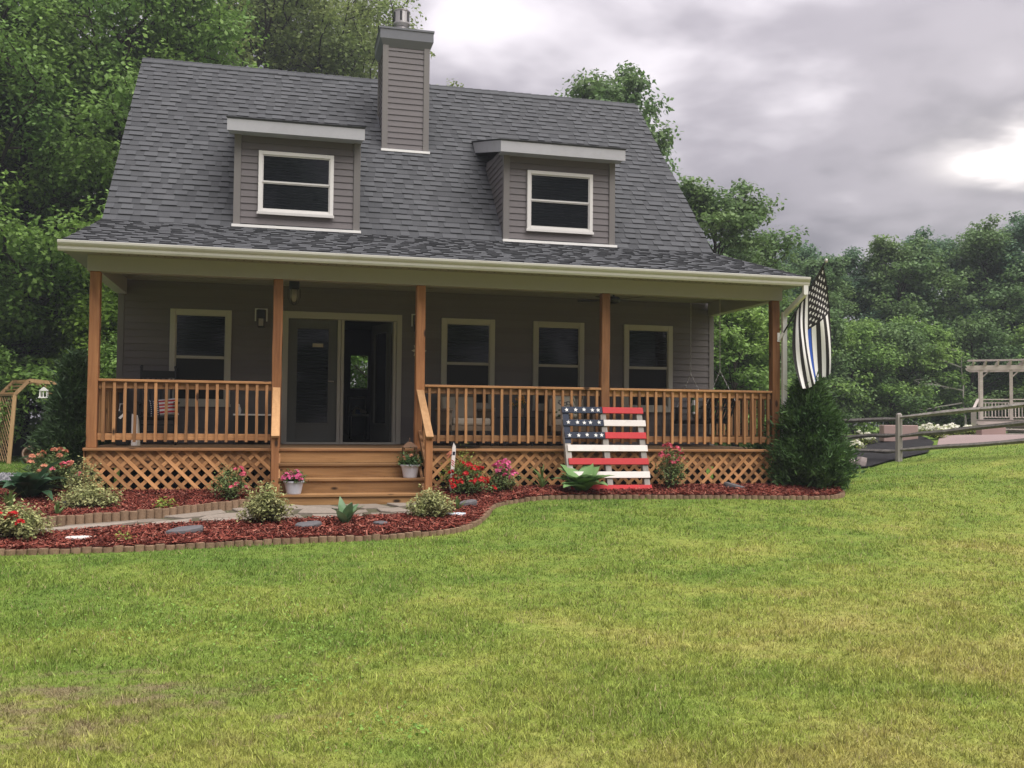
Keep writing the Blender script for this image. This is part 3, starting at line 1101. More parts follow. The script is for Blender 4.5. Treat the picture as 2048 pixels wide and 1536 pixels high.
def window(x0, x1, z0, z1, y, trim=.085, mid=.5, pane='screen', label=None, fm='frame', upper=None):
    root = bpy.data.objects.new('window', None)
    COL.objects.link(root)
    root.location = ((x0 + x1) / 2, y, z0)
    world_child(root, house)
    if label: root['label'] = label
    t = trim
    f = MB()
    yo, yi = y - .042, y + .03
    f.box(x0, x0 + t, yo, yi, z0, z1)
    f.box(x1 - t, x1, yo, yi, z0, z1)
    f.box(x0 + t, x1 - t, yo, yi, z1 - t, z1)
    f.box(x0 + t, x1 - t, yo, yi, z0, z0 + t * .8)
    fr = f.obj('frame', fm)
    world_child(fr, root)
    soft(fr, .006)
    sl = MB().box(x0 - .015, x1 + .015, y - .062, y - .038, z0 - .03, z0 + .012).obj('sill', fm)
    world_child(sl, root)
    a, b, c, d = x0 + t, x1 - t, z0 + t * .8, z1 - t
    zm = c + (d - c) * mid
    s = .018
    for nm, q0, q1, yy in (('upper_sash', zm, d, y - .004), ('lower_sash', c, zm, y + .008)):
        m = MB()
        m.box(a, a + s, yy - .02, yy + .01, q0, q1)
        m.box(b - s, b, yy - .02, yy + .01, q0, q1)
        m.box(a + s, b - s, yy - .02, yy + .01, q0, q0 + s * 1.5)
        m.box(a + s, b - s, yy - .02, yy + .01, q1 - s, q1)
        sh = m.obj(nm, fm)
        world_child(sh, root)
        p = MB().box(a + s, b - s, yy - .004, yy + .004, q0 + s * 1.5, q1 - s).obj('pane', (upper or pane) if nm == 'upper_sash' else pane)
        world_child(p, root)
    return root


for (a, b) in WINS:
    window(a, b, WZ[0], WZ[1], YW - .004, mid=.5, upper='glass')


def build_doors():
    x0, x1, z0, z1 = DOOR
    root = bpy.data.objects.new('double_door', None)
    COL.objects.link(root)
    root.location = ((x0 + x1) / 2, YW, 0)
    world_child(root, house)
    y = YW
    m = MB()
    m.box(x0, x0 + .09, y - .045, y + .12, z0, z1)
    m.box(x1 - .14, x1 - .09, y - .03, y + .12, z0, z1 - .12)
    m.box(x1 - .085, x1, y - .045, y + .12, z0, z1)
    m.box(x0 + .09, x1 - .085, y - .045, y + .12, z1 - .115, z1)
    fr = m.obj('frame', 'frame')
    world_child(fr, root)
    soft(fr, .006)
    m = MB()
    m.box(3.335, 3.385, y - .035, y + .10, .03, z1 - .115)
    m.box(3.393, 3.44, y - .028, y + .10, .03, z1 - .115)
    world_child(m.obj('mullion', 'frame'), root)
    world_child(MB().box(x0 + .05, x1 - .085, y - .075, y + .13, -.004, .03).obj('threshold', 'frame'), root)

    def leaf(name, lab=None):
        m = MB()
        w, h, st = .80, 2.02, .135
        m.box(0, st, 0, .045, 0, h)
        m.box(w - st, w, 0, .045, 0, h)
        m.box(st, w - st, 0, .045, 0, .30)
        m.box(st, w - st, 0, .045, h - .14, h)
        lf = m.obj(name, 'door')
        soft(lf, .004)
        bd = MB()
        a, b, c, d = st - .012, w - st + .012, .288, h - .128
        bd.box(a, a + .025, -.012, .057, c, d)
        bd.box(b - .025, b, -.012, .057, c, d)
        bd.box(a + .025, b - .025, -.012, .057, c, c + .025)
        bd.box(a + .025, b - .025, -.012, .057, d - .025, d)
        bd.obj('glass_bead', 'door', lf)
        MB().box(st + .01, w - st - .01, .016, .028, .31, h - .15).obj('pane', 'glass', lf)
        hd = MB().tube([(w - .06, -.005, 1.0), (w - .06, -.05, 1.0), (w - .15, -.055, 1.0)], .011, 8).obj('handle', 'steel', lf)
        return lf
    lf = leaf('door_leaf')
    lf.location = (2.535, y + .03, .035)
    world_child(lf, root)
    lf2 = leaf('door_leaf')
    lf2['label'] = 'door leaf swung open into the dark hall'
    lf2.location = (4.26, y + .10, .035)
    lf2.rotation_euler = (0, 0, R_(108))
    world_child(lf2, root)
    # small paper notice on the left pane
    nt = MB().box(2.93, 3.10, y + .038, y + .045, 1.60, 1.66).obj('paper_notice', 'cushion')
    world_child(nt, root)


build_doors()


# ---- porch: deck, beams, ceiling
def build_porch():
    dk = bpy.data.objects.new('porch_deck', None)
    COL.objects.link(dk)
    dk.location = (5, 1.2, -.04)
    world_child(dk, house)
    y, i = -.06, 0
    while y < 2.37:
        m = MB().box(-.09, 10.11, y, min(y + .138, 2.39), -.036, 0.0 if i else .001)
        o = m.obj('deck_board', 'deck' if i else 'wood_x')
        world_child(o, dk)
        soft(o, .004, 1)
        y += .143
        i += 1
    # rim joist behind the lattice, upper half of the skirt
    hpart(MB().box(-.06, 2.30, .012, .05, -.265, -.038), 'rim_joist', 'wood_x')
    hpart(MB().box(4.44, 10.08, .012, .05, -.265, -.038), 'rim_joist', 'wood_x')
    hpart(MB().box(-.07, -.03, .05, 2.4, -.265, -.038), 'rim_joist', 'wood_y')
    hpart(MB().box(10.05, 10.09, .05, 2.4, -.265, -.038), 'rim_joist', 'wood_y')
    for px in (0.3, 1.6, 5.4, 7.2, 9.0):
        hpart(MB().box(px - .07, px + .07, .9, 1.04, -.8, -.04), 'deck_pier', 'greywood')
    # posts
    for i, px in enumerate(PX):
        m = MB()
        w = .066
        n = 6
        for k in range(n):          # a slightly out-of-true post
            pass
        rnd = random.Random(i)
        secs = [(z, rnd.uniform(-.004, .004), rnd.uniform(-.004, .004)) for z in np.linspace(0.0, 2.352, 8)]
        base = len(m.v)
        for z, dx, dy in secs:
            m.v += [(px + dx - w, dy, z), (px + dx + w, dy, z), (px + dx + w, dy + 2 * w, z), (px + dx - w, dy + 2 * w, z)]
        for k in range(7):
            for j in range(4):
                a, b = base + 4 * k + j, base + 4 * k + (j + 1) % 4
                m.f.append((a, b, b + 4, a + 4))
                m.mi.append(0)
        m.f += [(base + 3, base + 2, base + 1, base), tuple(base + 28 + j for j in range(4))]
        m.mi += [0, 0]
        hpart(m, 'post', 'post', bev=.012)
    # beams wrapped in cream coil stock
    bz0, bz1 = 2.352, 2.60
    hpart(MB().box(-.10, 10.12, -.012, .145, bz0, bz1), 'beam', 'trim', bev=.004)
    hpart(MB().box(-.10, .05, .148, 2.36, bz0, bz1), 'beam', 'trim')
    hpart(MB().box(9.97, 10.12, .148, 2.36, bz0, bz1), 'beam', 'trim')
    hpart(MB().box(.052, 9.968, .147, 2.398, 2.585, 2.61), 'porch_ceiling', 'soffit')
    # bead lines of the ceiling
    for k in range(11):
        yy = .30 + k * .19
        hpart(MB().box(.06, 9.96, yy, yy + .012, 2.578, 2.584), 'ceiling_batten', 'soffit')
    # soffit of the overhang with its row of vent holes
    sf = hpart(MB().box(-.36, 10.31, -.40, -.016, 2.560, 2.575), 'soffit', 'soffit')
    hole = MB().lathe([(.011, 0), (.011, .004)], n=8).mesh('vent_hole', 'black')
    for k in range(88):
        o = link('vent_hole', hole)
        o.location = (.1 + k * .113, -.16, 2.5565)
        world_child(o, sf)
    hpart(MB().box(-.34, -.105, -.012, 2.40, 2.56, 2.575), 'soffit', 'soffit')
    hpart(MB().box(10.125, 10.30, -.012, 2.40, 2.56, 2.575), 'soffit', 'soffit')
    # eave fascia and K-style gutter
    hpart(MB().box(-.36, 10.31, -.42, -.402, 2.56, 2.65), 'fascia', 'trim')
    gp = [(-.422, 2.53), (-.47, 2.53), (-.482, 2.555), (-.485, 2.585), (-.505, 2.612), (-.515, 2.632), (-.515, 2.66), (-.505, 2.665), (-.503, 2.65), (-.49, 2.628), (-.475, 2.60), (-.472, 2.56), (-.465, 2.542), (-.428, 2.542), (-.428, 2.66), (-.422, 2.66)]
    m = MB()
    n = len(gp)
    m.v += [(-.37, y_, z_) for y_, z_ in gp] + [(10.32, y_, z_) for y_, z_ in gp]
    m.f += [(k, (k + 1) % n, (k + 1) % n + n, k + n) for k in range(n)]
    m.mi += [0] * n
    m.poly([(-.3705, y_, z_) for y_, z_ in gp[:8]] + [(-.3705, -.422, 2.66)])
    m.poly([(10.3205, y_, z_) for y_, z_ in gp[:8]] + [(10.3205, -.422, 2.66)])
    gut = hpart(m, 'gutter', 'gutter')
    # downspout at the right corner
    d = MB()
    d.beam((10.26, -.45, 2.54), (10.26, -.45, 2.40), .075, .055, up=(0, 1, 0))
    d.beam((10.26, -.455, 2.42), (10.155, -.02, 2.13), .073, .055, up=(1, 0, 0))
    d.beam((10.15, -.012, 2.17), (10.15, -.012, -.55), .075, .055, up=(0, 1, 0))
    hpart(d, 'downspout', 'flash', gut)


build_porch()

# ---- railings
BAL = {}


def baluster_mesh(k):
    if k not in BAL:
        rnd = random.Random(k)
        m = MB()
        w = .0185
        secs = [(z, rnd.uniform(-.0025, .0025)) for z in np.linspace(0, .80, 4)]
        for z, dx in secs:
            m.v += [(dx - w, 0, z), (dx + w, 0, z), (dx + w, .034, z), (dx - w, .034, z)]
        for s in range(3):
            for j in range(4):
                a, b = 4 * s + j, 4 * s + (j + 1) % 4
                m.f.append((a, b, b + 4, a + 4))
                m.mi.append(0)
        m.f += [(3, 2, 1, 0), (12, 13, 14, 15)]
        m.mi += [0, 0]
        BAL[k] = m.mesh('baluster', 'wood_z')
    return BAL[k]


def railing(xa, xb, y, skip=()):
    """front run facing -y: cap, two rails, balusters nailed on the outside"""
    root = bpy.data.objects.new('porch_railing', None)
    COL.objects.link(root)
    root.location = ((xa + xb) / 2, y, 0)
    world_child(root, house)
    o = MB().box(xa, xb, y - .048, y + .092, .885, .920).obj('rail_cap', 'wood_x')
    world_child(o, root)
    soft(o, .006)
    for z in (.795, .105):
        o = MB().box(xa, xb, y + .002, y + .040, z, z + .089).obj('rail', 'wood_x')
        world_child(o, root)
        soft(o, .004)
    n = max(2, int(round((xb - xa) / .1335)))
    for k in range(n):
        x = xa + (k + .55) * (xb - xa) / n
        o = link('baluster', baluster_mesh(random.randrange(6)))
        o.location = (x, y - .034, .082 + random.uniform(-.004, .004))
        o.rotation_euler = (0, random.uniform(-.006, .006), 0)
        world_child(o, root)
    return root


railing(PX[0] + .07, PX[1] - .07, .045)
railing(PX[2] + .07, PX[3] - .07, .045)
railing(PX[3] + .07, PX[4] - .07, .045)


def side_railing(x, ya, yb):
    root = bpy.data.objects.new('porch_railing', None)
    COL.objects.link(root)
    root.location = (x, (ya + yb) / 2, 0)
    world_child(root, house)
    for nm, m, mt in (('rail_cap', MB().box(x - .07, x + .07, ya, yb, .885, .92), 'wood_y'), ('rail', MB().box(x - .02, x + .02, ya, yb, .795, .884), 'wood_y'), ('rail', MB().box(x - .02, x + .02, ya, yb, .105, .194), 'wood_y')):
        world_child(m.obj(nm, mt), root)
    n = int((yb - ya) / .1335)
    s = -1 if x < 5 else 1
    for k in range(n):
        o = link('baluster', baluster_mesh(random.randrange(6)))
        o.location = (x + s * .055 - (0 if s < 0 else .034), ya + (k + .5) * (yb - ya) / n, .082)
        o.rotation_euler = (0, 0, R_(-90))
        world_child(o, root)


side_railing(0.0, .14, YW - .03)
side_railing(10.02, .14, YW - .03)


# ---- lattice skirt, every strip its own piece
def lattice(xa, xb, zb_a, zb_b, y, zt=-.040):
    root = bpy.data.objects.new('lattice_skirt', None)
    COL.objects.link(root)
    root.location = ((xa + xb) / 2, y, -.3)
    world_child(root, house)
    zb = min(zb_a, zb_b)
    H = zt - zb
    pitch = .172
    w = .0235
    for layer, (s, yy, mt) in enumerate(((-1, y - .008, 'lat_b'), (1, y, 'lat_a'))):
        if (xa > 4) and layer == 0: s, mt = 1, 'lat_a'
        elif (xa > 4): s, mt = -1, 'lat_b'
        x = xa - H - .2
        while x < xb + H + .2:
            # centre line from (x, zb) to (x + s*H, zt)
            hw = w * math.sqrt(2)
            quad = []
            pts = [(x - hw, zb), (x + hw, zb), (x + hw + s * H, zt), (x - hw + s * H, zt)]
            # clip to xa..xb
            def clip(P, xc, keep):
                out = []
                for i in range(len(P)):
                    p, q = P[i], P[(i + 1) % len(P)]
                    ip, iq = keep * (p[0] - xc) >= 0, keep * (q[0] - xc) >= 0
                    if ip: out.append(p)
                    if ip != iq:
                        t = (xc - p[0]) / (q[0] - p[0])
                        out.append((xc, p[1] + t * (q[1] - p[1])))
                return out
            P = clip(pts, xa, 1)
            if len(P) > 2: P = clip(P, xb, -1)
            if len(P) > 2:
                m = MB().prism(P, yy, yy + .0075)
                o = m.obj('lattice_strip', mt)
                world_child(o, root)
            x += pitch
    return root


lattice(-.075, 2.305, -.68, -.68, -.004)
lattice(4.44, 10.09, -.68, -.68, -.004)
hpart(MB().box(-.085, -.076, -.012, 2.40, -.70, -.04), 'side_skirt', 'lat_a')
hpart(MB().box(10.096, 10.105, .03, 2.40, -.70, -.04), 'side_skirt', 'lat_a')
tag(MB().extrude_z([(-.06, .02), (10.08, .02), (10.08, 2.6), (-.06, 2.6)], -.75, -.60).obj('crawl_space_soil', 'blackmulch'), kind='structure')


# ---- steps
def build_steps():
    root = bpy.data.objects.new('porch_steps', None)
    COL.objects.link(root)
    root.location = (3.37, -.5, -.78)
    world_child(root, house)
    xa, xb = 2.40, 4.36
    Z = [-.195, -.384, -.572]
    Yn = [-.36, -.62, -.88]
    for k, (z, yn) in enumerate(zip(Z, Yn)):
        for j in range(2):
            yy = yn + j * .143
            o = MB().box(xa - .03, xb + .03, yy, yy + .139, z - .036, z).obj('tread', 'step_x')
            world_child(o, root)
            soft(o, .006)
        zl = Z[k + 1] if k < 2 else -.80
        o = MB().box(xa, xb, yn + .025, yn + .05, zl + .001, z - .037).obj('riser', 'step_x')
        world_child(o, root)
    o = MB().box(xa, xb, -.035, -.010, Z[0] + .001, -.037).obj('riser', 'step_x')
    world_child(o, root)
    for x in (xa + .002, xb - .04):
        m = MB().prism([(0, 0)], 0, 0) if False else MB()
        out = [(-.012, -.05), (-.012, -.8), (-.82, -.8), (-.82, -.62), (-.57, -.43), (-.30, -.24)]
        i = len(m.v)
        n = len(out)
        m.v += [(x, y, z) for y, z in out] + [(x + .038, y, z) for y, z in out]
        m.f += [tuple(range(i, i + n)), tuple(range(i + 2 * n - 1, i + n - 1, -1))] + [(i + (k + 1) % n, i + k, i + k + n, i + (k + 1) % n + n) for k in range(n)]
        m.mi += [0] * (n + 2)
        world_child(m.obj('stringer', 'wood_y'), root)
    # stair rails
    for px in (PX[1], PX[2]):
        o = MB().box(px - .048, px + .048, -.93, -.832, -.80, .165).obj('newel_post', 'post')
        world_child(o, root)
        soft(o, .008)
        o = MB().beam((px, .0, .830), (px, -.97, .175), .105, .036).obj('handrail', 'cap_y')
        world_child(o, root)
        soft(o, .006)
        for dz in (-.085, -.60):
            o = MB().beam((px, .0, .830 + dz), (px, -.83, .268 + dz), .038, .085).obj('stair_rail', 'wood_y')
            world_child(o, root)
        for k in range(5):
            yy = -.12 - k * .145
            zt = .74 + yy * .675
            s = -1 if px < 3 else 1
            o = MB().box(px - .018 + s * .036, px + .018 + s * .036, yy - .018, yy + .018, zt - .66, zt).obj('baluster', 'wood_z')
            world_child(o, root)


build_steps()


# ---- roof
def build_roof():
    roof = bpy.data.objects.new('roof', None)
    COL.objects.link(roof)
    roof.location = (5, 4, 3.5)
    world_child(roof, house)
    # sheathing: porch slope, main slope, rear slope
    XL, XRm, XRe = -.34, 10.10, 10.31

    def slab(a, b, xl0, xr0, xl1, xr1, t=.045):
        (ya, za), (yb, zb) = a, b
        n = Vector((0, -(zb - za), (yb - ya))).normalized() * t
        m = MB().hexa([(xl0, ya - n.y, za - n.z), (xr0, ya - n.y, za - n.z), (xr1, yb - n.y, zb - n.z), (xl1, yb - n.y, zb - n.z),
                       (xl0, ya, za), (xr0, ya, za), (xr1, yb, zb), (xl1, yb, zb)])
        o = m.obj('sheathing', 'roofdeck')
        world_child(o, roof)
    slab(EV, RB, XL, XRe, XL + .01, XRm)
    slab(RB, RR, XL + .01, XRm, XL, XRm - .03)
    m = MB().hexa([(XL, RR[0], RR[1] - .05), (XRm - .03, RR[0], RR[1] - .05), (XRm, YB + .4, 3.1), (XL, YB + .4, 3.1),
                   (XL, RR[0], RR[1]), (XRm - .03, RR[0], RR[1]), (XRm, YB + .4, 3.15), (XL, YB + .4, 3.15)])
    world_child(m.obj('rear_slope', 'roofdeck'), roof)
    # rake trim along the gable edges
    for x, dx in ((XL + .002, .02), (XRm - .035, .02)):
        m = MB().hexa([(x, RB[0], RB[1] - .20), (x + dx, RB[0], RB[1] - .20), (x + dx, RR[0], RR[1] - .22), (x, RR[0], RR[1] - .22),
                       (x, RB[0], RB[1] - .055), (x + dx, RB[0], RB[1] - .055), (x + dx, RR[0], RR[1] - .058), (x, RR[0], RR[1] - .058)])
        world_child(m.obj('rake_board', 'fascia'), roof)
        m = MB().hexa([(x, EV[0], EV[1] - .12), (x + dx, EV[0], EV[1] - .12), (x + dx, RB[0], RB[1] - .2), (x, RB[0], RB[1] - .2),
                       (x, EV[0], EV[1] - .05), (x + dx, EV[0], EV[1] - .05), (x + dx, RB[0], RB[1] - .055), (x, RB[0], RB[1] - .055)])
        world_child(m.obj('rake_board', 'trim'), roof)
    # shingle tabs
    tabs, low = [], []
    rnd = random.Random(21)

    def slope(a, b, xr0, xr1, expo):
        (ya, za), (yb, zb) = a, b
        L = math.hypot(yb - ya, zb - za)
        dy, dz = (yb - ya) / L, (zb - za) / L
        ny, nz = -dz, dy
        n = int(L / expo)
        ex = L / n
        for i in range(n):
            s0, s1 = i * ex - .008, (i + 1) * ex + .01
            xr = xr0 + (xr1 - xr0) * i / n
            x = XL - .012 - (rnd.random() * .2)
            hi = rnd.random() < .5
            while x < xr:
                w = rnd.choice((.12, .14, .16, .18, .20, .23)) * rnd.uniform(.9, 1.1)
                w *= 1.15 if hi else .9
                xa, xb = max(x + .0003, XL - .012), min(x + w - .0003, xr + .012)
                x += w
                hi = (not hi) if rnd.random() < .86 else hi
                if xb - xa < .03: continue
                th = rnd.uniform(.006, .008) if hi else rnd.uniform(.017, .021)   # hi was just turned over for the next tab
                q0 = s0 - rnd.uniform(0, .006)
                P = lambda xx, s, t: (xx, ya + dy * s + ny * t, za + dz * s + nz * t)
                low.append(th < .01)
                tabs.append([P(xa, q0, .0015), P(xb, q0, .0015), P(xb, s1, .001), P(xa, s1, .001),
                             P(xa, q0, th), P(xb, q0, th), P(xb, s1, .003), P(xa, s1, .003)])
    slope(EV, RB, XRe, XRm, SHEXPO)
    slope(RB, RR, XRm, XRm - .03, SHEXPO)
    A, low = np.array(tabs), np.array(low)
    # size in view, from the place the photo was taken
    q = A[:, 4:8] - CAM
    dep = q @ _F
    uu, vv = q @ _R2 / dep, q @ _U2 / dep
    area = np.abs(sum(uu[:, i] * vv[:, (i + 1) % 4] - uu[:, (i + 1) % 4] * vv[:, i] for i in range(4)))
    ctr = A[:, 4:8].mean(1)
    inside = np.zeros(len(A), bool)
    for xa, xb in DORM:
        inside |= (ctr[:, 0] > xa) & (ctr[:, 0] < xb) & (ctr[:, 1] > 2.5) & (ctr[:, 1] < 4.6)
    inside |= (ctr[:, 0] > 4.25) & (ctr[:, 0] < 5.1) & (ctr[:, 1] > 4.4) & (ctr[:, 1] < 5.35)
    A, area, low = A[~inside], area[~inside], low[~inside]
    order = np.argsort(-area)
    for k in order[:300]:
        m = MB().hexa(A[k].tolist())
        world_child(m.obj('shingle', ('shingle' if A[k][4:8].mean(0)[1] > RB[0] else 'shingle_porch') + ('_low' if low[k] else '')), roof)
    rest = A[order[300:]]
    n = len(rest)
    F = (np.arange(n)[:, None, None] * 8 + np.array([(4, 5, 6, 7), (0, 1, 5, 4), (1, 2, 6, 5), (3, 0, 4, 7)])[None]).reshape(-1, 4)
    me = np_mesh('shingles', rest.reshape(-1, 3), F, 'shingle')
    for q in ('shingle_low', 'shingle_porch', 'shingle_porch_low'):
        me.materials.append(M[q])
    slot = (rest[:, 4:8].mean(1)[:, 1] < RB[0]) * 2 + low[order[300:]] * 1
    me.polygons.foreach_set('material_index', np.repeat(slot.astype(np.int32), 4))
    o = link('shingles', me)
    o['kind'] = 'stuff'
    world_child(o, roof)
    # ridge caps
    x = XL
    while x < XRm - .1:
        m = MB()
        h = .02 + rnd.uniform(0, .006)
        for s in (-1, 1):
            m.hexa([(x, RR[0], RR[1] + h - .012), (x + .2, RR[0], RR[1] + h - .004), (x + .2, RR[0] + s * .12, RR[1] - .12 + h - .012), (x, RR[0] + s * .12, RR[1] - .12 + h - .014),
                    (x, RR[0], RR[1] + h), (x + .2, RR[0], RR[1] + h + .012), (x + .2, RR[0] + s * .12, RR[1] - .12 + h + .008), (x, RR[0] + s * .12, RR[1] - .12 + h)])
        world_child(m.obj('ridge_cap', 'shingle'), roof)
        x += .185


DORM = [(1.635, 3.655), (6.155, 8.19)]
build_roof()


def dormer(xa, xb, win, ex):
    root = bpy.data.objects.new('dormer', None)
    COL.objects.link(root)
    y = 2.47
    root.location = ((xa + xb) / 2, y, 3.57)
    world_child(root, house)

    def put(m, name, mat, bev=0):
        o = m.obj(name, mat)
        world_child(o, root)
        if bev: soft(o, bev)
        return o
    zr = lambda yy: RB[1] + 1.0389 * (yy - RB[0])
    z0, z1 = 3.575, 5.10
    # solid core
    m = MB()
    m.hexa([(xa + .03, y + .022, z0), (xb - .03, y + .022, z0), (xb - .03, 4.1, zr(4.1) - .05), (xa + .03, 4.1, zr(4.1) - .05),
            (xa + .03, y + .022, z1 + .04), (xb - .03, y + .022, z1 + .04), (xb - .03, 4.1, z1 + .25), (xa + .03, 4.1, z1 + .25)])
    put(m, 'dormer_core', 'siding')
    # front siding
    n, expo = 0, .112
    z = z0 + .03
    while z < z1:
        zt = min(z + expo, z1)
        segs = [(xa + .10, xb - .10)]
        if z + .05 > win[2] and z + .06 < win[3]:
            segs = [(xa + .10, win[0]), (win[1], xb - .10)]
        for a, b in segs:
            put(MB().hexa([(a, y - .001, z - .008), (b, y - .001, z - .008), (b, y + .02, z - .008), (a, y + .02, z - .008),
                           (a, y + .014, zt), (b, y + .014, zt), (b, y + .02, zt), (a, y + .02, zt)]), 'siding_board', 'siding')
        z += expo
    # cheeks: boards end on the roof slope
    for xo, s in ((xa, -1), (xb, 1)):
        z = z0
        while z < z1 + .05:
            yb = min(RB[0] + (z + .112 - RB[1]) / 1.0389, 4.25)
            if yb - y > .1:
                put(MB().hexa([(xo + s * .0, y + .09, z), (xo + s * .0, yb - .1, z), (xo - s * .02, yb - .1, z), (xo - s * .02, y + .09, z),
                               (xo - s * .013, y + .09, z + .112), (xo - s * .013, yb, z + .112), (xo - s * .02, yb, z + .112), (xo - s * .02, y + .09, z + .112)]), 'siding_board', 'siding')
            z += .112
    for a in (xa - .012, xb - .098):
        put(MB().box(a, a + .11, y - .018, y + .088, z0 - .06, z1 + .02), 'corner_board', 'corner', .004)
    put(MB().box(xa - .03, xb + .03, y - .09, y + .03, z0 - .055, z0 - .012), 'flashing', 'flash')
    # shed roof with its fascia
    fx0, fx1, yf, zf0, zf1 = ex[0], ex[1], 2.20, 5.04, 5.255
    sl = .27
    yb = 4.74
    m = MB().hexa([(fx0 + .02, yf + .02, zf1 - .05), (fx1 - .02, yf + .02, zf1 - .05), (fx1 - .02, yb, zf1 - .05 + sl * (yb - yf)), (fx0 + .02, yb, zf1 - .05 + sl * (yb - yf)),
                   (fx0 - .02, yf - .025, zf1), (fx1 + .02, yf - .025, zf1), (fx1 + .02, yb, zf1 + sl * (yb - yf)), (fx0 - .02, yb, zf1 + sl * (yb - yf))])
    put(m, 'dormer_roof', 'roofdeck')
    put(MB().box(fx0, fx1, yf, yf + .022, zf0, zf1 - .004), 'fascia', 'fascia')
    for x in (fx0, fx1 - .022):
        yq = 4.70
        m = MB().hexa([(x, yf + .023, zf0), (x + .022, yf + .023, zf0), (x + .022, yq, zf0 + sl * (yq - yf) - .02), (x, yq, zf0 + sl * (yq - yf) - .02),
                       (x, yf + .023, zf1 - .012), (x + .022, yf + .023, zf1 - .012), (x + .022, yq, zf1 + sl * (yq - yf) - .03), (x, yq, zf1 + sl * (yq - yf) - .03)])
        put(m, 'side_fascia', 'fascia')
    put(MB().box(fx0 + .024, fx1 - .024, yf + .024, y + .02, zf0 + .012, zf0 + .03), 'soffit', 'fascia')
    window(*win, y - .002, trim=.062, mid=.5, pane='glass', fm='frame_white')


dormer(*DORM[0], (2.01, 3.225, 3.785, 4.81), (1.515, 3.71))
dormer(*DORM[1], (6.567, 7.775, 3.765, 4.815), (6.03, 8.30))


def chimney():
    root = bpy.data.objects.new('chimney', None)
    COL.objects.link(root)
    root.location = (4.67, 4.8, 5.5)
    world_child(root, house)

    def put(m, name, mat, bev=0, smooth=False):
        o = m.obj(name, mat, smooth=smooth)
        world_child(o, root)
        if bev: soft(o, bev)
        return o
    xa, xb, ya, yb, zt = 4.22, 5.09, 4.376, 5.30, 7.62
    put(MB().box(xa + .022, xb - .022, ya + .022, yb - .022, 5.3, zt), 'chimney_core', 'siding')
    z = 5.56
    while z < zt:
        t = min(z + .112, zt)
        put(MB().hexa([(xa + .09, ya, z - .006), (xb - .09, ya, z - .006), (xb - .09, ya + .02, z - .006), (xa + .09, ya + .02, z - .006),
                       (xa + .09, ya + .014, t), (xb - .09, ya + .014, t), (xb - .09, ya + .02, t), (xa + .09, ya + .02, t)]), 'siding_board', 'siding')
        for xo, s in ((xa, -1), (xb, 1)):
            ym = min(yb - .09, RB[0] + (z - RB[1]) / 1.0389 + .06)
            if ym > ya + .12:
                put(MB().hexa([(xo, ya + .09, z - .006), (xo, ym, z - .006), (xo - s * .02, ym, z - .006), (xo - s * .02, ya + .09, z - .006),
                               (xo - s * .014, ya + .09, t), (xo - s * .014, ym, t), (xo - s * .02, ym, t), (xo - s * .02, ya + .09, t)]), 'siding_board', 'siding')
        z += .112
    for x in (xa - .014, xb - .096):
        put(MB().box(x, x + .11, ya - .016, ya + .09, 5.50, zt), 'corner_board', 'corner', .004)
        put(MB().box(x, x + .11, yb - .09, yb + .016, 6.2, zt), 'corner_board', 'corner', .004)
    put(MB().box(xa - .03, xb + .03, ya - .09, ya + .04, 5.49, 5.535), 'flashing', 'flash')
    # flared cap
    m = MB()
    A, B, C2 = (-.02, zt - .06), (-.075, zt + .12), (-.075, zt + .27)
    lv = []
    for e, z in ((.0, zt - .10), (.075, zt + .04), (.075, zt + .22), (.09, zt + .225), (.09, zt + .26), (.0, zt + .29)):
        lv.append([(xa - e, ya - e, z), (xb + e, ya - e, z), (xb + e, yb + e, z), (xa - e, yb + e, z)])
    b = len(m.v)
    for q in lv: m.v += q
    for k in range(len(lv) - 1):
        for j in range(4):
            i0, i1 = b + 4 * k + j, b + 4 * k + (j + 1) % 4
            m.f.append((i0, i1, i1 + 4, i0 + 4))
            m.mi.append(0)
    m.f.append(tuple(b + 4 * (len(lv) - 1) + j for j in range(4)))
    m.mi.append(0)
    put(m, 'chimney_cap', 'chimcap')
    zc = zt + .28
    fl = put(MB().lathe([(.105, 0), (.105, .20), (.125, .21), (.165, .26), (.165, .28), (.15, .285), (.15, .50), (.165, .505), (.165, .52), (.09, .55), (.0, .555)], (4.61, 4.83, zc), 24), 'flue', 'steel', smooth=False)
    for k in range(6):
        a = k * math.pi / 3 + .3
        o = MB().box(-.02, .02, -.006, .006, .30, .485).obj('flue_slot', 'dark')
        o.location = (4.61 + .152 * math.cos(a), 4.83 + .152 * math.sin(a), zc)
        o.rotation_euler = (0, 0, a + math.pi / 2)
        world_child(o, fl)


chimney()


# ------------------------------------------------------------------ foliage generators
def leaf_quads(ctr, nrm, size, rng, aspect=0.62, fold=0.0):
    """diamond leaves: centre, normal, length arrays -> vertices (n*4,3)"""
    n = len(ctr)
    a = rng.normal(size=(n, 3))
    t = a - (a * nrm).sum(1, keepdims=True) * nrm
    t /= np.linalg.norm(t, axis=1, keepdims=True) + 1e-9
    b = np.cross(nrm, t)
    s = size[:, None]
    return np.stack([ctr - t * s * .5, ctr + b * s * aspect * .5 + t * s * .05, ctr + t * s * .5, ctr - b * s * aspect * .5 + t * s * .05], 1).reshape(-1, 3)


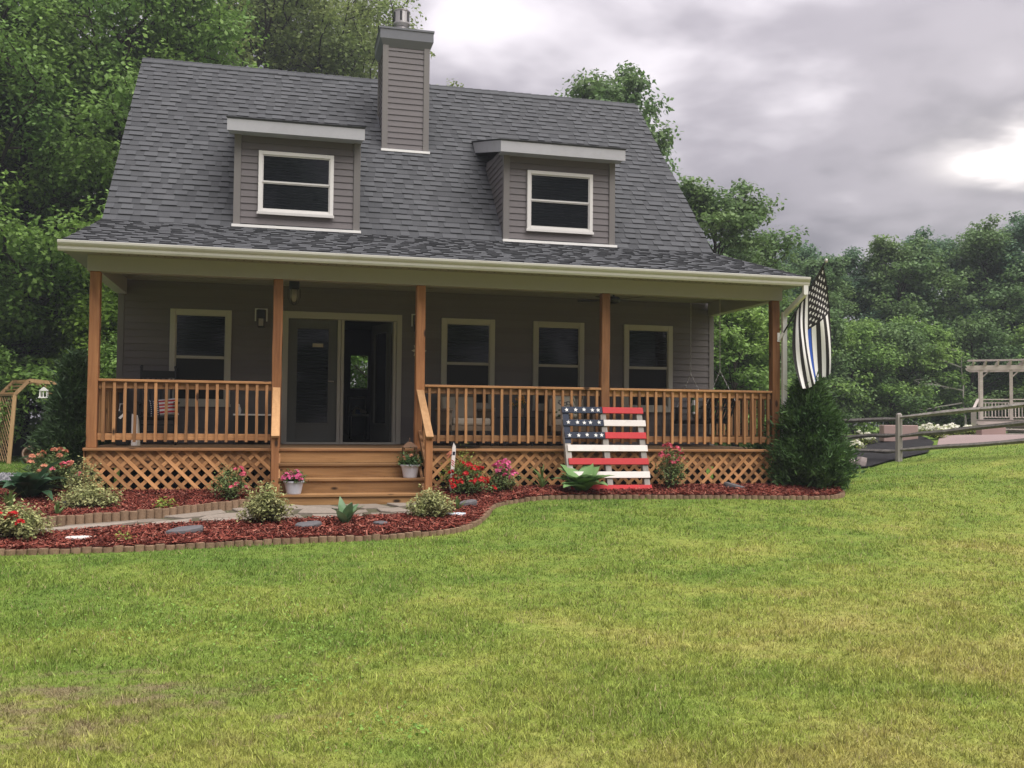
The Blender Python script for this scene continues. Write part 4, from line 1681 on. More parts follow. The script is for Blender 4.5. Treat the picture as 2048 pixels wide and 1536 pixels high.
def gen_tree(seed, H, base, R, nl, nleaf, leaf, spread=.55, prof='round', droop=.0, nsub=6, trunk_r=None, lean=0.0):
    rng = np.random.default_rng(seed)
    mb = MB()
    tr = trunk_r or (.014 * H + .03)
    wob = rng.normal(0, .012 * H, (9, 2)).cumsum(0) * .35
    tz = np.linspace(0, .93 * H, 9)
    tp = np.stack([wob[:, 0] - wob[0, 0] + lean * tz / H, wob[:, 1] - wob[0, 1], tz], -1)
    mb.tube([tuple(p) for p in tp], [tr * (1.35 if k == 0 else 1.0) * (1 - .88 * k / 8) + .012 for k in range(9)], 8)
    ctrs, csz = [], []

    def at_h(z):
        return np.array([np.interp(z, tz, tp[:, 0]), np.interp(z, tz, tp[:, 1]), z])
    for i in range(nl):
        t = (i + rng.random()) / nl
        z = H * (base + (.93 - base) * t)
        if prof == 'round': w = math.sin(math.pi * (0.12 + .80 * t) ** .85) ** .7
        elif prof == 'tall': w = (1 - t) ** .55 * (.55 + .45 * min(1, t * 5))
        else: w = (.45 + .9 * t) * (1 - t ** 4 * .65)
        L = max(.5, R * w * rng.uniform(.75, 1.12))
        az = i * 2.399 + rng.normal(0, .35)
        el = R_(5 + 55 * t) + rng.normal(0, .12)
        d = np.array([math.cos(az) * math.cos(el), math.sin(az) * math.cos(el), math.sin(el)])
        p0 = at_h(z * .94)
        ns = 6
        pts = []
        bend = rng.normal(0, .12, 3) * L
        for k in range(ns):
            s = k / (ns - 1)
            pts.append(p0 + d * L * s + np.array([0, 0, (.16 - droop) * L * s * s]) + bend * s * s)
        r0 = max(.02, tr * .42 * (1 - .6 * t))
        mb.tube([tuple(p) for p in pts], [r0 * (1 - .85 * k / (ns - 1)) + .006 for k in range(ns)], 5, cap=False)
        ctrs.append(pts[-1])
        csz.append(spread)
        for j in range(nsub):
            s = .28 + .70 * (j + rng.random()) / nsub
            f = s * (ns - 1)
            k = min(int(f), ns - 2)
            q0 = pts[k] * (1 - (f - k)) + pts[k + 1] * (f - k)
            a2 = az + rng.choice([-1, 1]) * rng.uniform(.5, 1.3)
            e2 = el * .5 + rng.normal(.15 - droop * 2, .35)
            d2 = np.array([math.cos(a2) * math.cos(e2), math.sin(a2) * math.cos(e2), math.sin(e2)])
            l2 = (.22 + .30 * (1 - s)) * L + .35
            q1 = q0 + d2 * l2
            qm = (q0 + q1) / 2 + rng.normal(0, .06 * l2, 3)
            mb.tube([tuple(q0), tuple(qm), tuple(q1)], [r0 * .4 + .005, r0 * .28 + .004, .006], 4, cap=False)
            ctrs += [q1, qm]
            csz += [spread * rng.uniform(.75, 1.15), spread * .75]
    ctrs.append(at_h(.95 * H))
    csz.append(spread)
    C = np.array(ctrs)
    S = np.array(csz)
    n = nleaf
    pick = rng.integers(0, len(C), n)
    u = rng.normal(size=(n, 3))
    u /= np.linalg.norm(u, axis=1, keepdims=True)
    rad = rng.random(n) ** .5
    off = u * (rad * S[pick])[:, None] * np.array([1.0, 1.0, .62])
    P = C[pick] + off
    P[:, 2] -= droop * S[pick] * (rad ** 2) * .8
    nr = u * .6 + np.array([0, 0, .75]) + rng.normal(0, .45, (n, 3))
    nr /= np.linalg.norm(nr, axis=1, keepdims=True)
    V = leaf_quads(P, nr, leaf * rng.uniform(.65, 1.3, n), rng)
    return mb, V


def tree_proto(name, mat, *a, bark='bark', **k):
    mb, V = gen_tree(*a, **k)
    tm = mb.mesh(name + '_trunk', bark, smooth=True)
    cm = np_mesh(name + '_crown', V, np.arange(len(V)).reshape(-1, 4), mat)
    return tm, cm


def plant_tree(proto, name, label, x, y, rz=0.0, sc=1.0, cat='tree', group=None, dz=0.0, mat=None):
    t = thing(name, label, cat, (x, y, G(x, y) - .03 + dz), rz, group, scale=sc)
    o = link('trunk', proto[0], t)
    o = link('crown', proto[1], t)
    if mat:
        o.material_slots[0].link = 'OBJECT'
        o.material_slots[0].material = M[mat]
    return t


def build_trees():
    A = tree_proto('maple', 'leaf_maple', 1, 14.0, .10, 4.3, 36, 88000, .135, .78, 'tall', .10)
    B = tree_proto('broadleaf', 'leaf_deep', 2, 15.0, .12, 4.6, 38, 84000, .14, .88, 'round', .06)
    L = tree_proto('locust', 'leaf_locust', 3, 17.0, .34, 5.4, 40, 36000, .17, .70, 'vase', -.02, nsub=8)
    Cw = tree_proto('woodland', 'leaf_wall', 4, 10.0, .07, 2.9, 30, 34000, .17, .66, 'round', .05)
    Dw = tree_proto('woodland', 'leaf_blue', 5, 11.0, .06, 3.3, 32, 36000, .18, .72, 'round', .04)
    Sh = tree_proto('understory', 'leaf_deep', 6, 4.2, .05, 1.9, 18, 15000, .13, .5, 'round', .08)
    Sm = tree_proto('sapling', 'leaf_bright', 7, 5.0, .34, 2.2, 24, 24000, .14, .50, 'round', .12)
    g1 = 'trees left of the house'
    plant_tree(A, 'maple_tree', 'tall leafy maple at the left edge, above the garden arbor', -6.0, 20.6, .4, 1.15, group=g1)
    plant_tree(B, 'broadleaf_tree', 'tall dark tree with a thick trunk close to the left gable', -2.8, 19.6, 1.9, 1.2, group=g1)
    plant_tree(A, 'maple_tree', 'tall leafy maple rising behind the left roof edge', -1.6, 23.5, 2.9, 1.2, group=g1, mat='leaf_deep')
    plant_tree(B, 'broadleaf_tree', 'tall dense tree deep in the wood behind the arbor', -6.6, 19.5, 4.4, 1.15, group=g1)
    plant_tree(A, 'maple_tree', 'tall maple far back in the wood left of the house', -4.6, 26.0, 5.1, 1.2, group=g1, mat='leaf_deep')
    plant_tree(B, 'broadleaf_tree', 'tall dark tree farthest back at the left edge', -10.5, 27.5, .9, 1.2, group=g1)
    plant_tree(B, 'broadleaf_tree', 'tall tree outside the left edge overhanging the drive', -12.5, 17.5, 3.3, 1.1, group=g1)
    plant_tree(Sm, 'young_maple', 'young bright green maple right behind the garden arbor', -5.6, 20.4, .3, 1.2, group='young trees by the drive')
    plant_tree(Sm, 'young_maple', 'young maple seen between the left corner post and the wall', -1.9, 17.5, 2.3, 1.05, group='young trees by the drive')
    plant_tree(Sm, 'young_maple', 'young dark maple deeper in the wood behind the arbor', -7.6, 19.2, 4.2, .95, group='young trees by the drive', mat='leaf_deep')
    for k, (x, y, sc, lab) in enumerate([(-1.2, 14.8, .8, 'dark leafy shrub at the wood edge right of the arbor'), (-6.4, 15.8, .9, 'dark leafy shrub at the wood edge left of the arbor'), (-3.2, 20.5, 1.1, 'dark leafy shrub under the tall trees behind the arbor'), (-8.2, 22.0, 1.2, 'dark leafy shrub deep in the wood at the left edge')]):
        plant_tree(Sh, 'woodland_shrub', lab, x, y, k * 1.7, sc, 'shrub', 'shrubs at the left wood edge')
    # over the ridge
    plant_tree(L, 'locust_tree', 'airy olive locust tree above the ridge, nearest the left roof corner', 0.4, 31.0, .5, 1.32, group='trees seen over the ridge')
    plant_tree(L, 'locust_tree', 'airy olive locust tree above the ridge, left of the chimney', 4.3, 32.5, 2.6, 1.22, group='trees seen over the ridge')
    plant_tree(L, 'locust_tree', 'airy locust tree far behind the left dormer roof', 2.4, 38.0, 5.3, 1.42, group='trees seen over the ridge')
    plant_tree(L, 'locust_tree', 'locust top showing just right of the chimney', 7.7, 27.0, 4.0, .80, group='trees seen over the ridge')
    plant_tree(Dw, 'broadleaf_tree', 'round topped green tree above the right end of the ridge', 14.5, 20.2, .8, (1.05, 1.05, 1.30), group='trees seen over the ridge', mat='leaf_wall')
    plant_tree(Cw, 'broadleaf_tree', 'rounded tree beside the right roof slope', 16.9, 16.4, 2.2, .90, group='trees right of the house')
    plant_tree(Cw, 'broadleaf_tree', 'small tree top above the right end of the porch roof', 20.3, 21.0, 4.0, .80, group='trees right of the house')
    # the wood on the right
    wall = [(22.6, 25.5, .78, 0, 'low pale tree behind the flag pole tip'), (24.6, 27.5, .82, 1, 'pale green tree just right of the flag'), (26.6, 26.2, .88, 0, 'woodland tree second to the right of the flag'), (28.9, 27.4, .90, 1, 'woodland tree above the fence post'),
            (31.0, 25.9, 1.0, 0, 'rounded woodland tree above the split rail fence'), (33.4, 27.0, 1.0, 1, 'tall blue green tree left of the pergola'), (35.4, 25.0, 1.08, 0, 'tall woodland tree right behind the pergola'), (37.6, 24.8, 1.08, 1, 'tallest blue green tree at the right edge'), (40.0, 23.0, 1.12, 0, 'tall tree partly outside the right edge')]
    for k, (x, y, sc, q, lab) in enumerate(wall):
        plant_tree((Cw, Dw)[q], 'woodland_tree', lab, x, y, k * 2.1, sc * (.93 if q == 0 else .88), group='trees of the wood on the right')
    back = [(20.0, 29.0), (25.0, 33.0), (30.0, 33.0), (35.0, 32.0), (40.0, 30.0), (44.0, 27.0)]
    names = ['far tree in the second row behind the porch swing', 'far tree in the second row right of the flag', 'far tree in the second row above the white flowers', 'far tree in the second row left of the pergola', 'far tree in the second row behind the pergola', 'far tree in the second row at the right edge']
    for k, (x, y) in enumerate(back):
        plant_tree((Dw, Cw)[k % 2], 'woodland_tree', names[k], x, y, k * 1.3, .92, group='trees of the wood on the right')
    und = [(16.2, 13.5, 1.05, 'leafy shrub seen under the right end of the porch roof'), (18.6, 17.6, 1.1, 'leafy shrub behind the porch swing chains'), (21.3, 20.5, 1.15, 'leafy shrub behind the hanging flag'), (23.6, 21.6, 1.1, 'leafy shrub at the wood edge, left of the fence post'), (25.6, 21.6, 1.05, 'leafy shrub at the wood edge behind the pink block'), (27.6, 21.8, 1.05, 'leafy shrub at the wood edge, left of the dead branches'), (29.6, 22.4, 1.1, 'leafy shrub at the wood edge behind the pergola steps'), (32.4, 22.6, 1.1, 'leafy shrub at the wood edge behind the pergola railing'), (35.0, 21.5, 1.1, 'leafy shrub at the wood edge beyond the pergola')]
    for k, (x, y, sc, lab) in enumerate(und):
        plant_tree(Sh, 'woodland_shrub', lab, x, y, k * 1.1, sc, 'shrub', 'shrubs at the right wood edge', mat='leaf_wall' if k % 2 else None)
    plant_tree(A, 'maple_tree', 'tall maple deep in the wood between arbor and house', -3.4, 22.6, 3.9, 1.1, group=g1)
    plant_tree(Sh, 'woodland_shrub', 'leafy shrub glimpsed through the hall window behind the house', 5.7, 17.5, .4, 1.2, 'shrub')
    plant_tree(B, 'broadleaf_tree', 'dark tree behind the house glimpsed through the hall window', 6.6, 23.0, 1.4, .72, 'tree')
    # bare dead branches left of the pergola
    rng = np.random.default_rng(8)
    mb = MB()
    for (p, d, L) in [((0, 0, 0), (.1, .2, 1), 3.6), ((-.1, .1, 1.35), (-1, .1, -.16), 2.7), ((0, .2, 1.9), (-1, -.1, .14), 2.6), ((.1, .4, 2.9), (-.9, .1, .30), 2.6)]:
        p, d = np.array(p, float), np.array(d, float)
        d /= np.linalg.norm(d)
        pts = [p + d * L * s + rng.normal(0, .05, 3) * s for s in np.linspace(0, 1, 6)]
        r = .05 if L > 3 else .03
        mb.tube([tuple(q) for q in pts], [r * (1 - .8 * s) + .006 for s in np.linspace(0, 1, 6)], 5)
        for j in range(7):
            q = pts[2 + j % 4]
            dd = d * .7 + rng.normal(0, .5, 3)
            dd /= np.linalg.norm(dd)
            e = q + dd * rng.uniform(.3, .8)
            mb.tube([tuple(q), tuple((q + e) / 2 + rng.normal(0, .05, 3)), tuple(e)], [.014, .01, .005], 4)
    o = mb.obj('dead_tree', 'deadwood')
    o.location = (30.6, 20.9, G(30.6, 20.9))
    tag(o, 'bare bleached dead tree with crooked branches, left of the pergola', 'dead tree')


build_trees()


# ---- conifers
def gen_conifer(seed, H, R, n, mat, taper=.9, gap=0.0):
    """upright evergreen: flat feathery sprays turned outwards and up"""
    rng = np.random.default_rng(seed)
    nb = int(260 * H)
    V = []
    t = rng.random(nb) ** .85
    z = .04 * H + t * .95 * H
    lob = 1 + .18 * np.sin(t * 19 + 1.3) + rng.normal(0, .22, nb)
    r = R * np.clip((1 - t) ** taper * 1.05 + .02, 0, 1) * (.55 + .45 * np.minimum(1, t * 6)) * lob
    az = rng.uniform(0, 2 * math.pi, nb)
    r *= 1 + .16 * np.sin(az * 3 + seed) + .10 * np.sin(az * 7 + z * 4)
    f = rng.uniform(.45, 1.0, nb) ** .5
    tip = np.stack([np.cos(az) * r * f, np.sin(az) * r * f, z], -1)
    out = np.stack([np.cos(az), np.sin(az), np.zeros(nb)], -1)
    m = n // nb
    P = np.repeat(tip, m, 0)
    O = np.repeat(out, m, 0)
    N = len(P)
    d = O * rng.uniform(.35, 1.0, (N, 1)) + np.array([0, 0, .55]) + rng.normal(0, .42, (N, 3))
    d /= np.linalg.norm(d, axis=1, keepdims=True)
    base = P + rng.normal(0, .075, (N, 3)) - O * .04
    L = (rng.uniform(.05, .13, N) * np.where(rng.random(N) < .12, 1.7, 1.0))[:, None]
    s = np.cross(d, rng.normal(size=(N, 3)))
    s /= np.linalg.norm(s, axis=1, keepdims=True)
    w = rng.uniform(.007, .017, N)[:, None]
    V = np.stack([base - s * w * .4, base + d * L * .55 + s * w, base + d * L, base + d * L * .5 - s * w], 1).reshape(-1, 3)
    mb = MB().tube([(0, 0, 0), (0, 0, H * .5), (.02, 0, H * .93)], [.05 * H ** .5, .035, .01], 7)
    for k in range(26):
        a, zz = rng.uniform(0, 6.28), rng.uniform(.08, .8) * H
        rr = R * (1 - zz / H) ** taper * .75
        mb.tube([(0, 0, zz), (math.cos(a) * rr, math.sin(a) * rr, zz + rr * .5)], [.012, .004], 4)
    return mb.mesh('conifer_trunk', 'bark'), np_mesh('conifer_crown', V, np.arange(len(V)).reshape(-1, 4), mat)


def build_conifers():
    p = gen_conifer(1, 1.72, .67, 62000, 'leaf_arbor', .75)
    plant_tree(p, 'arborvitae', 'bushy dark green arborvitae at the right corner of the porch', 10.52, -.14, .3, (.98, .95, 1.0), 'evergreen')
    p = gen_conifer(2, 1.95, .46, 50000, 'leaf_spruce', .85)
    plant_tree(p, 'arborvitae', 'wide dark evergreen at the left corner of the porch, beside the arbor', -.60, 2.0, 1.2, (1.0, 1.0, .98), 'evergreen')


build_conifers()


# ---- garden plants
def gen_bush(seed, R, H, n, leaf, sprigs=40):
    """leaf mass on many thin stems; returns stem builder, leaf vertices, tip points"""
    rng = np.random.default_rng(seed)
    mb = MB()
    tips = []
    for k in range(sprigs):
        a = k * 2.399
        rr = math.sqrt((k + .5) / sprigs) * R * rng.uniform(.62, 1.12)
        zz = H * (1 - .55 * min(1, rr / R) ** 2) * rng.uniform(.55, 1.15)
        tip = np.array([math.cos(a) * rr, math.sin(a) * rr, zz])
        mb.tube([(tip[0] * .12, tip[1] * .12, 0), tuple(tip * np.array([.6, .6, .5])), tuple(tip)], [.006, .004, .002], 4, cap=False)
        tips.append(tip)
    T = np.array(tips)
    pick = rng.integers(0, sprigs, n)
    s = rng.random(n) ** .6
    P = T[pick] * (.35 + .65 * s)[:, None] + rng.normal(0, .035 + .10 * R * .3, (n, 3))
    P[:, 2] = np.maximum(P[:, 2], .015)
    d = P / (np.linalg.norm(P, axis=1, keepdims=True) + 1e-6)
    nr = d * .5 + np.array([0, 0, .7]) + rng.normal(0, .5, (n, 3))
    nr /= np.linalg.norm(nr, axis=1, keepdims=True)
    return mb, leaf_quads(P, nr, leaf * rng.uniform(.6, 1.25, n), rng, .5), T


def blossom_mesh(seed, mat, r=.05, nf=7, petal=.024):
    rng = np.random.default_rng(seed)
    V = []
    for k in range(nf):
        c = rng.normal(0, 1, 3)
        c /= np.linalg.norm(c)
        c[2] = abs(c[2]) * .8
        c *= r * rng.uniform(.55, 1)
        nrm = c / np.linalg.norm(c) + np.array([0, -.25, .3])
        nrm /= np.linalg.norm(nrm)
        a = rng.normal(size=3)
        t = np.cross(nrm, a)
        t /= np.linalg.norm(t)
        b = np.cross(nrm, t)
        for j in range(5):
            an = j * 2 * math.pi / 5
            d = t * math.cos(an) + b * math.sin(an)
            e = -t * math.sin(an) + b * math.cos(an)
            V += [c, c + d * petal * .6 + e * petal * .42 + nrm * .004, c + d * petal * 1.15 + nrm * .008, c + d * petal * .6 - e * petal * .42 + nrm * .004]
    V = np.array(V)
    return np_mesh('blossom', V, np.arange(len(V)).reshape(-1, 4), mat)


def bush(name, label, x, y, R, H, n, leaf, mat, seed, blooms=(), cat='azalea', dz=.05, group=None, sprigs=40):
    z = float(mulch_z(x, y)) - .02 if dz else G(x, y)
    t = thing(name, label, cat, (x, y, z), seed * .7, group)
    mb, V, T = gen_bush(seed, R, H, n, leaf, sprigs)
    link('stems', mb.mesh('stems', 'stem'), t)
    link('foliage', np_mesh('foliage', V, np.arange(len(V)).reshape(-1, 4), mat), t)
    rng = np.random.default_rng(seed + 50)
    for bm, cnt, r, bias in blooms:
        me = [blossom_mesh(seed + q, bm, r) for q in range(2)]
        # prefer tips facing the lawn
        ca, sa = math.cos(seed * .7), math.sin(seed * .7)
        wy = T[:, 0] * sa + T[:, 1] * ca
        wx = T[:, 0] * ca - T[:, 1] * sa
        score = -wy * 1.0 + T[:, 2] * 1.1 + bias[0] * wx + bias[1] * T[:, 2] + rng.normal(0, .05, len(T))
        for k in np.argsort(-score)[:cnt]:
            o = link('blossom', me[k % 2], t)
            o.location = tuple(T[k] * 1.03 + rng.normal(0, .012, 3))
            o.rotation_euler = (rng.normal(0, .3), rng.normal(0, .3), rng.uniform(0, 6))
    return t


def build_bushes():
    bush('azalea_bush', 'variegated azalea with a few red blooms at the left edge of the front bed', -.10, -3.14, .31, .32, 4000, .042, 'leaf_varieg', 1, [('bl_red', 7, .035, (0, .6))])
    bush('azalea_bush', 'azalea with coral and hot pink blooms beside the hosta at the left porch corner', -.46, .05, .34, .56, 3000, .045, 'leaf_azalea', 2, [('bl_coral', 15, .035, (-.4, 1.2)), ('bl_pink', 5, .045, (.9, -1.4))])
    bush('azalea_bush', 'sprawling variegated azalea in front of the left lattice corner', .20, -1.10, .42, .26, 3600, .040, 'leaf_varieg', 3, sprigs=46)
    bush('azalea_bush', 'tall loose variegated azalea at the left lattice edge', .04, -.62, .24, .50, 1500, .038, 'leaf_varieg', 13, sprigs=30)
    bush('azalea_bush', 'azalea with a few pink blooms against the lattice left of the steps', 1.82, -.72, .25, .44, 1900, .038, 'leaf_azalea', 4, [('bl_pink', 7, .035, (.9, -.6))])
    bush('azalea_bush', 'rounded variegated azalea in the front bed left of the steps', 2.28, -2.48, .29, .40, 4200, .042, 'leaf_varieg', 5)
    bush('azalea_bush', 'rounded variegated azalea in the front bed right of the steps', 4.20, -2.24, .29, .31, 4200, .042, 'leaf_varieg', 6)
    bush('azalea_bush', 'bright red azalea with chartreuse top behind the painted stake', 4.98, -.42, .36, .40, 3200, .040, 'leaf_azalea', 7, [('bl_red', 32, .050, (.2, -1.0))], sprigs=60)
    bush('azalea_bush', 'chartreuse azalea growing above the red blooms by the lattice', 4.98, -.18, .34, .56, 2200, .042, 'leaf_lime', 8)
    bush('azalea_bush', 'low azalea with magenta blooms between red azalea and strap leaf plant', 5.52, -.34, .24, .40, 2000, .036, 'leaf_azalea', 9, [('bl_mag', 17, .045, (0, 1.0))])
    bush('azalea_bush', 'pink azalea against the lattice right of the pallet flag', 8.08, -.38, .27, .60, 2000, .040, 'leaf_azalea', 10, [('bl_pink', 16, .045, (.3, .5))])
    bush('woodland_seedling', 'tiny yellow green seedling in the front bed left of the slate', .95, -3.38, .10, .07, 130, .035, 'leaf_lime', 11, cat='seedling')
    bush('groundcover_plant', 'small lime leaf clump by the back edging left of the steps', 1.08, -1.32, .11, .09, 260, .05, 'leaf_lime', 12, cat='plant')


build_bushes()


def leaf_blade(L, W, bend, cup=.25, nseg=6):
    """one broad leaf along +x, arching over"""
    V, F = [], []
    for i in range(nseg + 1):
        s = i / nseg
        w = W * (math.sin(math.pi * min(1, s * .94 + .06) ** .75)) * .5 + .003
        x = L * (s - .22 * bend * s * s)
        z = L * (.62 * s * (1 - .0) - bend * .85 * s * s)
        for v in (-1, 0, 1):
            V.append((x, v * w, z + (cup * w if v else 0)))
    for i in range(nseg):
        for v in range(2):
            a = i * 3 + v
            F.append((a, a + 1, a + 4, a + 3))
    return np.array(V), np.array(F)


def rosette(name, label, x, y, n, L, W, mat, seed, cat='hosta', bend=.8, up=.3, spread=1.0):
    rnd = random.Random(seed)
    t = thing(name, label, cat, (x, y, float(mulch_z(x, y)) - .015))
    for k in range(n):
        q = k / max(1, n - 1)
        l = L * rnd.uniform(.75, 1.1)
        V, F = leaf_blade(l, W * rnd.uniform(.8, 1.1), bend * rnd.uniform(.7, 1.2))
        o = link('leaf', np_mesh('leaf', V, F, mat, True), t)
        o.rotation_euler = (rnd.uniform(-.15, .15), -up * rnd.uniform(.3, 1.7) - .25 * (1 - q) * spread, k * 2.399 + rnd.uniform(-.3, .3))
    return t


rosette('hosta', 'large pale green hosta in front of the pallet flag', 6.62, -.60, 26, .58, .30, 'hosta', 1, bend=.62, up=.25)
rosette('hosta', 'dark glossy hosta at the left porch corner beneath the coral azalea', -.62, -.50, 20, .74, .24, 'hosta_dark', 2, bend=.8, up=.3)
rosette('hosta', 'young upright blue green hosta in the front bed before the steps', 3.15, -2.66, 9, .34, .12, 'hosta_blue', 3, bend=.4, up=.4)
rosette('daylily', 'strap leaf daylily left of the pallet hosta', 6.12, -.28, 18, .42, .028, 'strap', 4, 'daylily', .7, .7)
rosette('daylily', 'clump of narrow strap leaves at the far left of the porch bed', -.66, -1.2, 26, .30, .030, 'strap', 5, 'daylily', .65, .8)
rosette('daylily', 'small strap leaf tuft beside the blue stepping stone', 4.62, -1.72, 9, .20, .024, 'strap', 6, 'daylily', .4, .9)
rosette('daylily', 'short strap leaf tuft left of the slate by the back edging', -.02, -1.75, 12, .20, .022, 'strap', 7, 'daylily', .5, .8)


# ---- stones in the beds
def rock(name, label, x, y, rx, ry, h, mat, seed, rz=0.0, tilt=(0, 0), cat='stone', n=8, dz=0.0):
    rnd = random.Random(seed)
    out = []
    for k in range(n):
        a = 2 * math.pi * k / n + rnd.uniform(-.2, .2)
        r = rnd.uniform(.78, 1.1)
        out.append((math.cos(a) * rx * r, math.sin(a) * ry * r))
    m = MB()
    b = len(m.v)
    for sc, z in ((.95, -.03), (1.0, h * .45), (.93, h)):
        m.v += [(p[0] * sc, p[1] * sc, z + rnd.uniform(-.08, .08) * h) for p in out]
    for q in range(2):
        for k in range(n):
            i, j = b + q * n + k, b + q * n + (k + 1) % n
            m.f.append((i, j, j + n, i + n))
            m.mi.append(0)
    m.f += [tuple(b + k for k in reversed(range(n))), tuple(b + 2 * n + k for k in range(n))]
    m.mi += [0, 0]
    o = m.obj(name, mat)
    o.location = (x, y, float(mulch_z(x, y)) + .01 + dz)
    o.rotation_euler = (tilt[0], tilt[1], rz)
    soft(o, .008, 2)
    return tag(o, label, cat)


rock('stepping_stone', 'round white stepping stone at the left of the front bed', .50, -3.28, .125, .09, .022, 'offwhite', 1, n=14)
rock('slate_stone', 'flat dark slate tilted in the front bed left of the variegated azalea', 1.47, -3.08, .20, .12, .05, 'slate', 2, .3, (.10, -.12))
rock('slate_stone', 'flat dark slate in the front bed between the azalea and the young hosta', 2.74, -2.84, .17, .10, .045, 'slate', 3, .2, (.12, -.10))
rock('slate_stone', 'small grey slate chip in the front bed right of the young hosta', 3.55, -2.74, .10, .07, .028, 'slate', 4, .5, (.15, 0))
rock('slate_stone', 'dark rock half buried beside the red azalea', 4.80, -1.45, .14, .08, .06, 'slate', 5, .2, (.1, -.15))
rock('slate_stone', 'grey slate leaning on mulch near the right end of the lattice', 9.08, -.42, .17, .08, .05, 'slate', 6, -.3, (.15, .25))
rock('slate_stone', 'dark step stone beside the strap leaves at far left', .10, -1.05, .26, .14, .06, 'slate', 7, .1)
rock('stepping_stone', 'pale blue painted stone right of the front azalea', 4.50, -2.18, .13, .08, .025, 'bluestone', 8, .1, n=12)


# ------------------------------------------------------------------ things on and around the porch
def star_outline(r, cx=0.0, cz=0.0, rot=0.0):
    return [(cx + (r if k % 2 == 0 else r * .42) * math.sin(rot + k * math.pi / 5), cz + (r if k % 2 == 0 else r * .42) * math.cos(rot + k * math.pi / 5)) for k in range(10)]


def pallet_flag():
    L = 1.28
    tilt = math.atan2(.40, 1.22)
    t = thing('pallet_flag', 'wooden pallet painted as a stars and stripes flag leaning on the porch rail', 'pallet flag', (7.09, -.52, float(mulch_z(7.09, -.52)) - .01), rot=(-tilt, 0, R_(.6)))
    w = .635
    for x in (-w + .045, 0.0, w - .06):
        soft(MB().box(x - .045, x + .045, 0, .085, 0, L - .01).obj('stringer', 'greywood', t), .006)
    m = MB().box(-w + .004, -w + .098, -.004, .0, L - .56, L - .1)
    m.obj('painted_face', 'navy', t)
    rnd = random.Random(4)
    cols = ['red', 'offwhite', 'red', 'offwhite', 'red', 'offwhite', 'red']
    xs = [(-.57, -.43, -.30, -.17, -.08), (-.56, -.42, -.315, -.22, -.085), (-.56, -.42, -.29, -.155, -.065)]
    for k in range(7):
        z1 = L - k * .1975 + rnd.uniform(-.006, .006)
        z0 = z1 - .096
        xl, xr = -w + rnd.uniform(-.01, .01) + (.03 if k > 2 else 0), w + rnd.uniform(-.012, .02)
        if k < 3:
            bd = MB().hexa([(xl, -.022, z0), (-.012, -.022, z0 - .003), (-.012, -.0005, z0 - .003), (xl, -.0005, z0), (xl, -.022, z1), (-.012, -.022, z1 + .002), (-.012, -.0005, z1 + .002), (xl, -.0005, z1)]).obj('slat', 'navy', t)
            soft(bd, .004)
            for x in xs[k]:
                st = MB().prism(star_outline(.034, x, (z0 + z1) / 2 + rnd.uniform(-.006, .006), rnd.uniform(-.15, .15)), -.0265, -.0225).obj('star', 'white', bd)
            bd = MB().hexa([(-.008, -.022, z0), (xr, -.022, z0 - .002), (xr, -.0005, z0 - .002), (-.008, -.0005, z0), (-.008, -.022, z1), (xr, -.022, z1), (xr, -.0005, z1), (-.008, -.0005, z1)]).obj('slat', cols[k], t)
            soft(bd, .004)
        else:
            bd = MB().hexa([(xl, -.022, z0), (xr, -.022, z0 - .004), (xr, -.0005, z0 - .004), (xl, -.0005, z0), (xl, -.022, z1), (xr, -.022, z1 - .003), (xr, -.0005, z1 - .003), (xl, -.0005, z1)]).obj('slat', cols[k], t)
            soft(bd, .004)


pallet_flag()


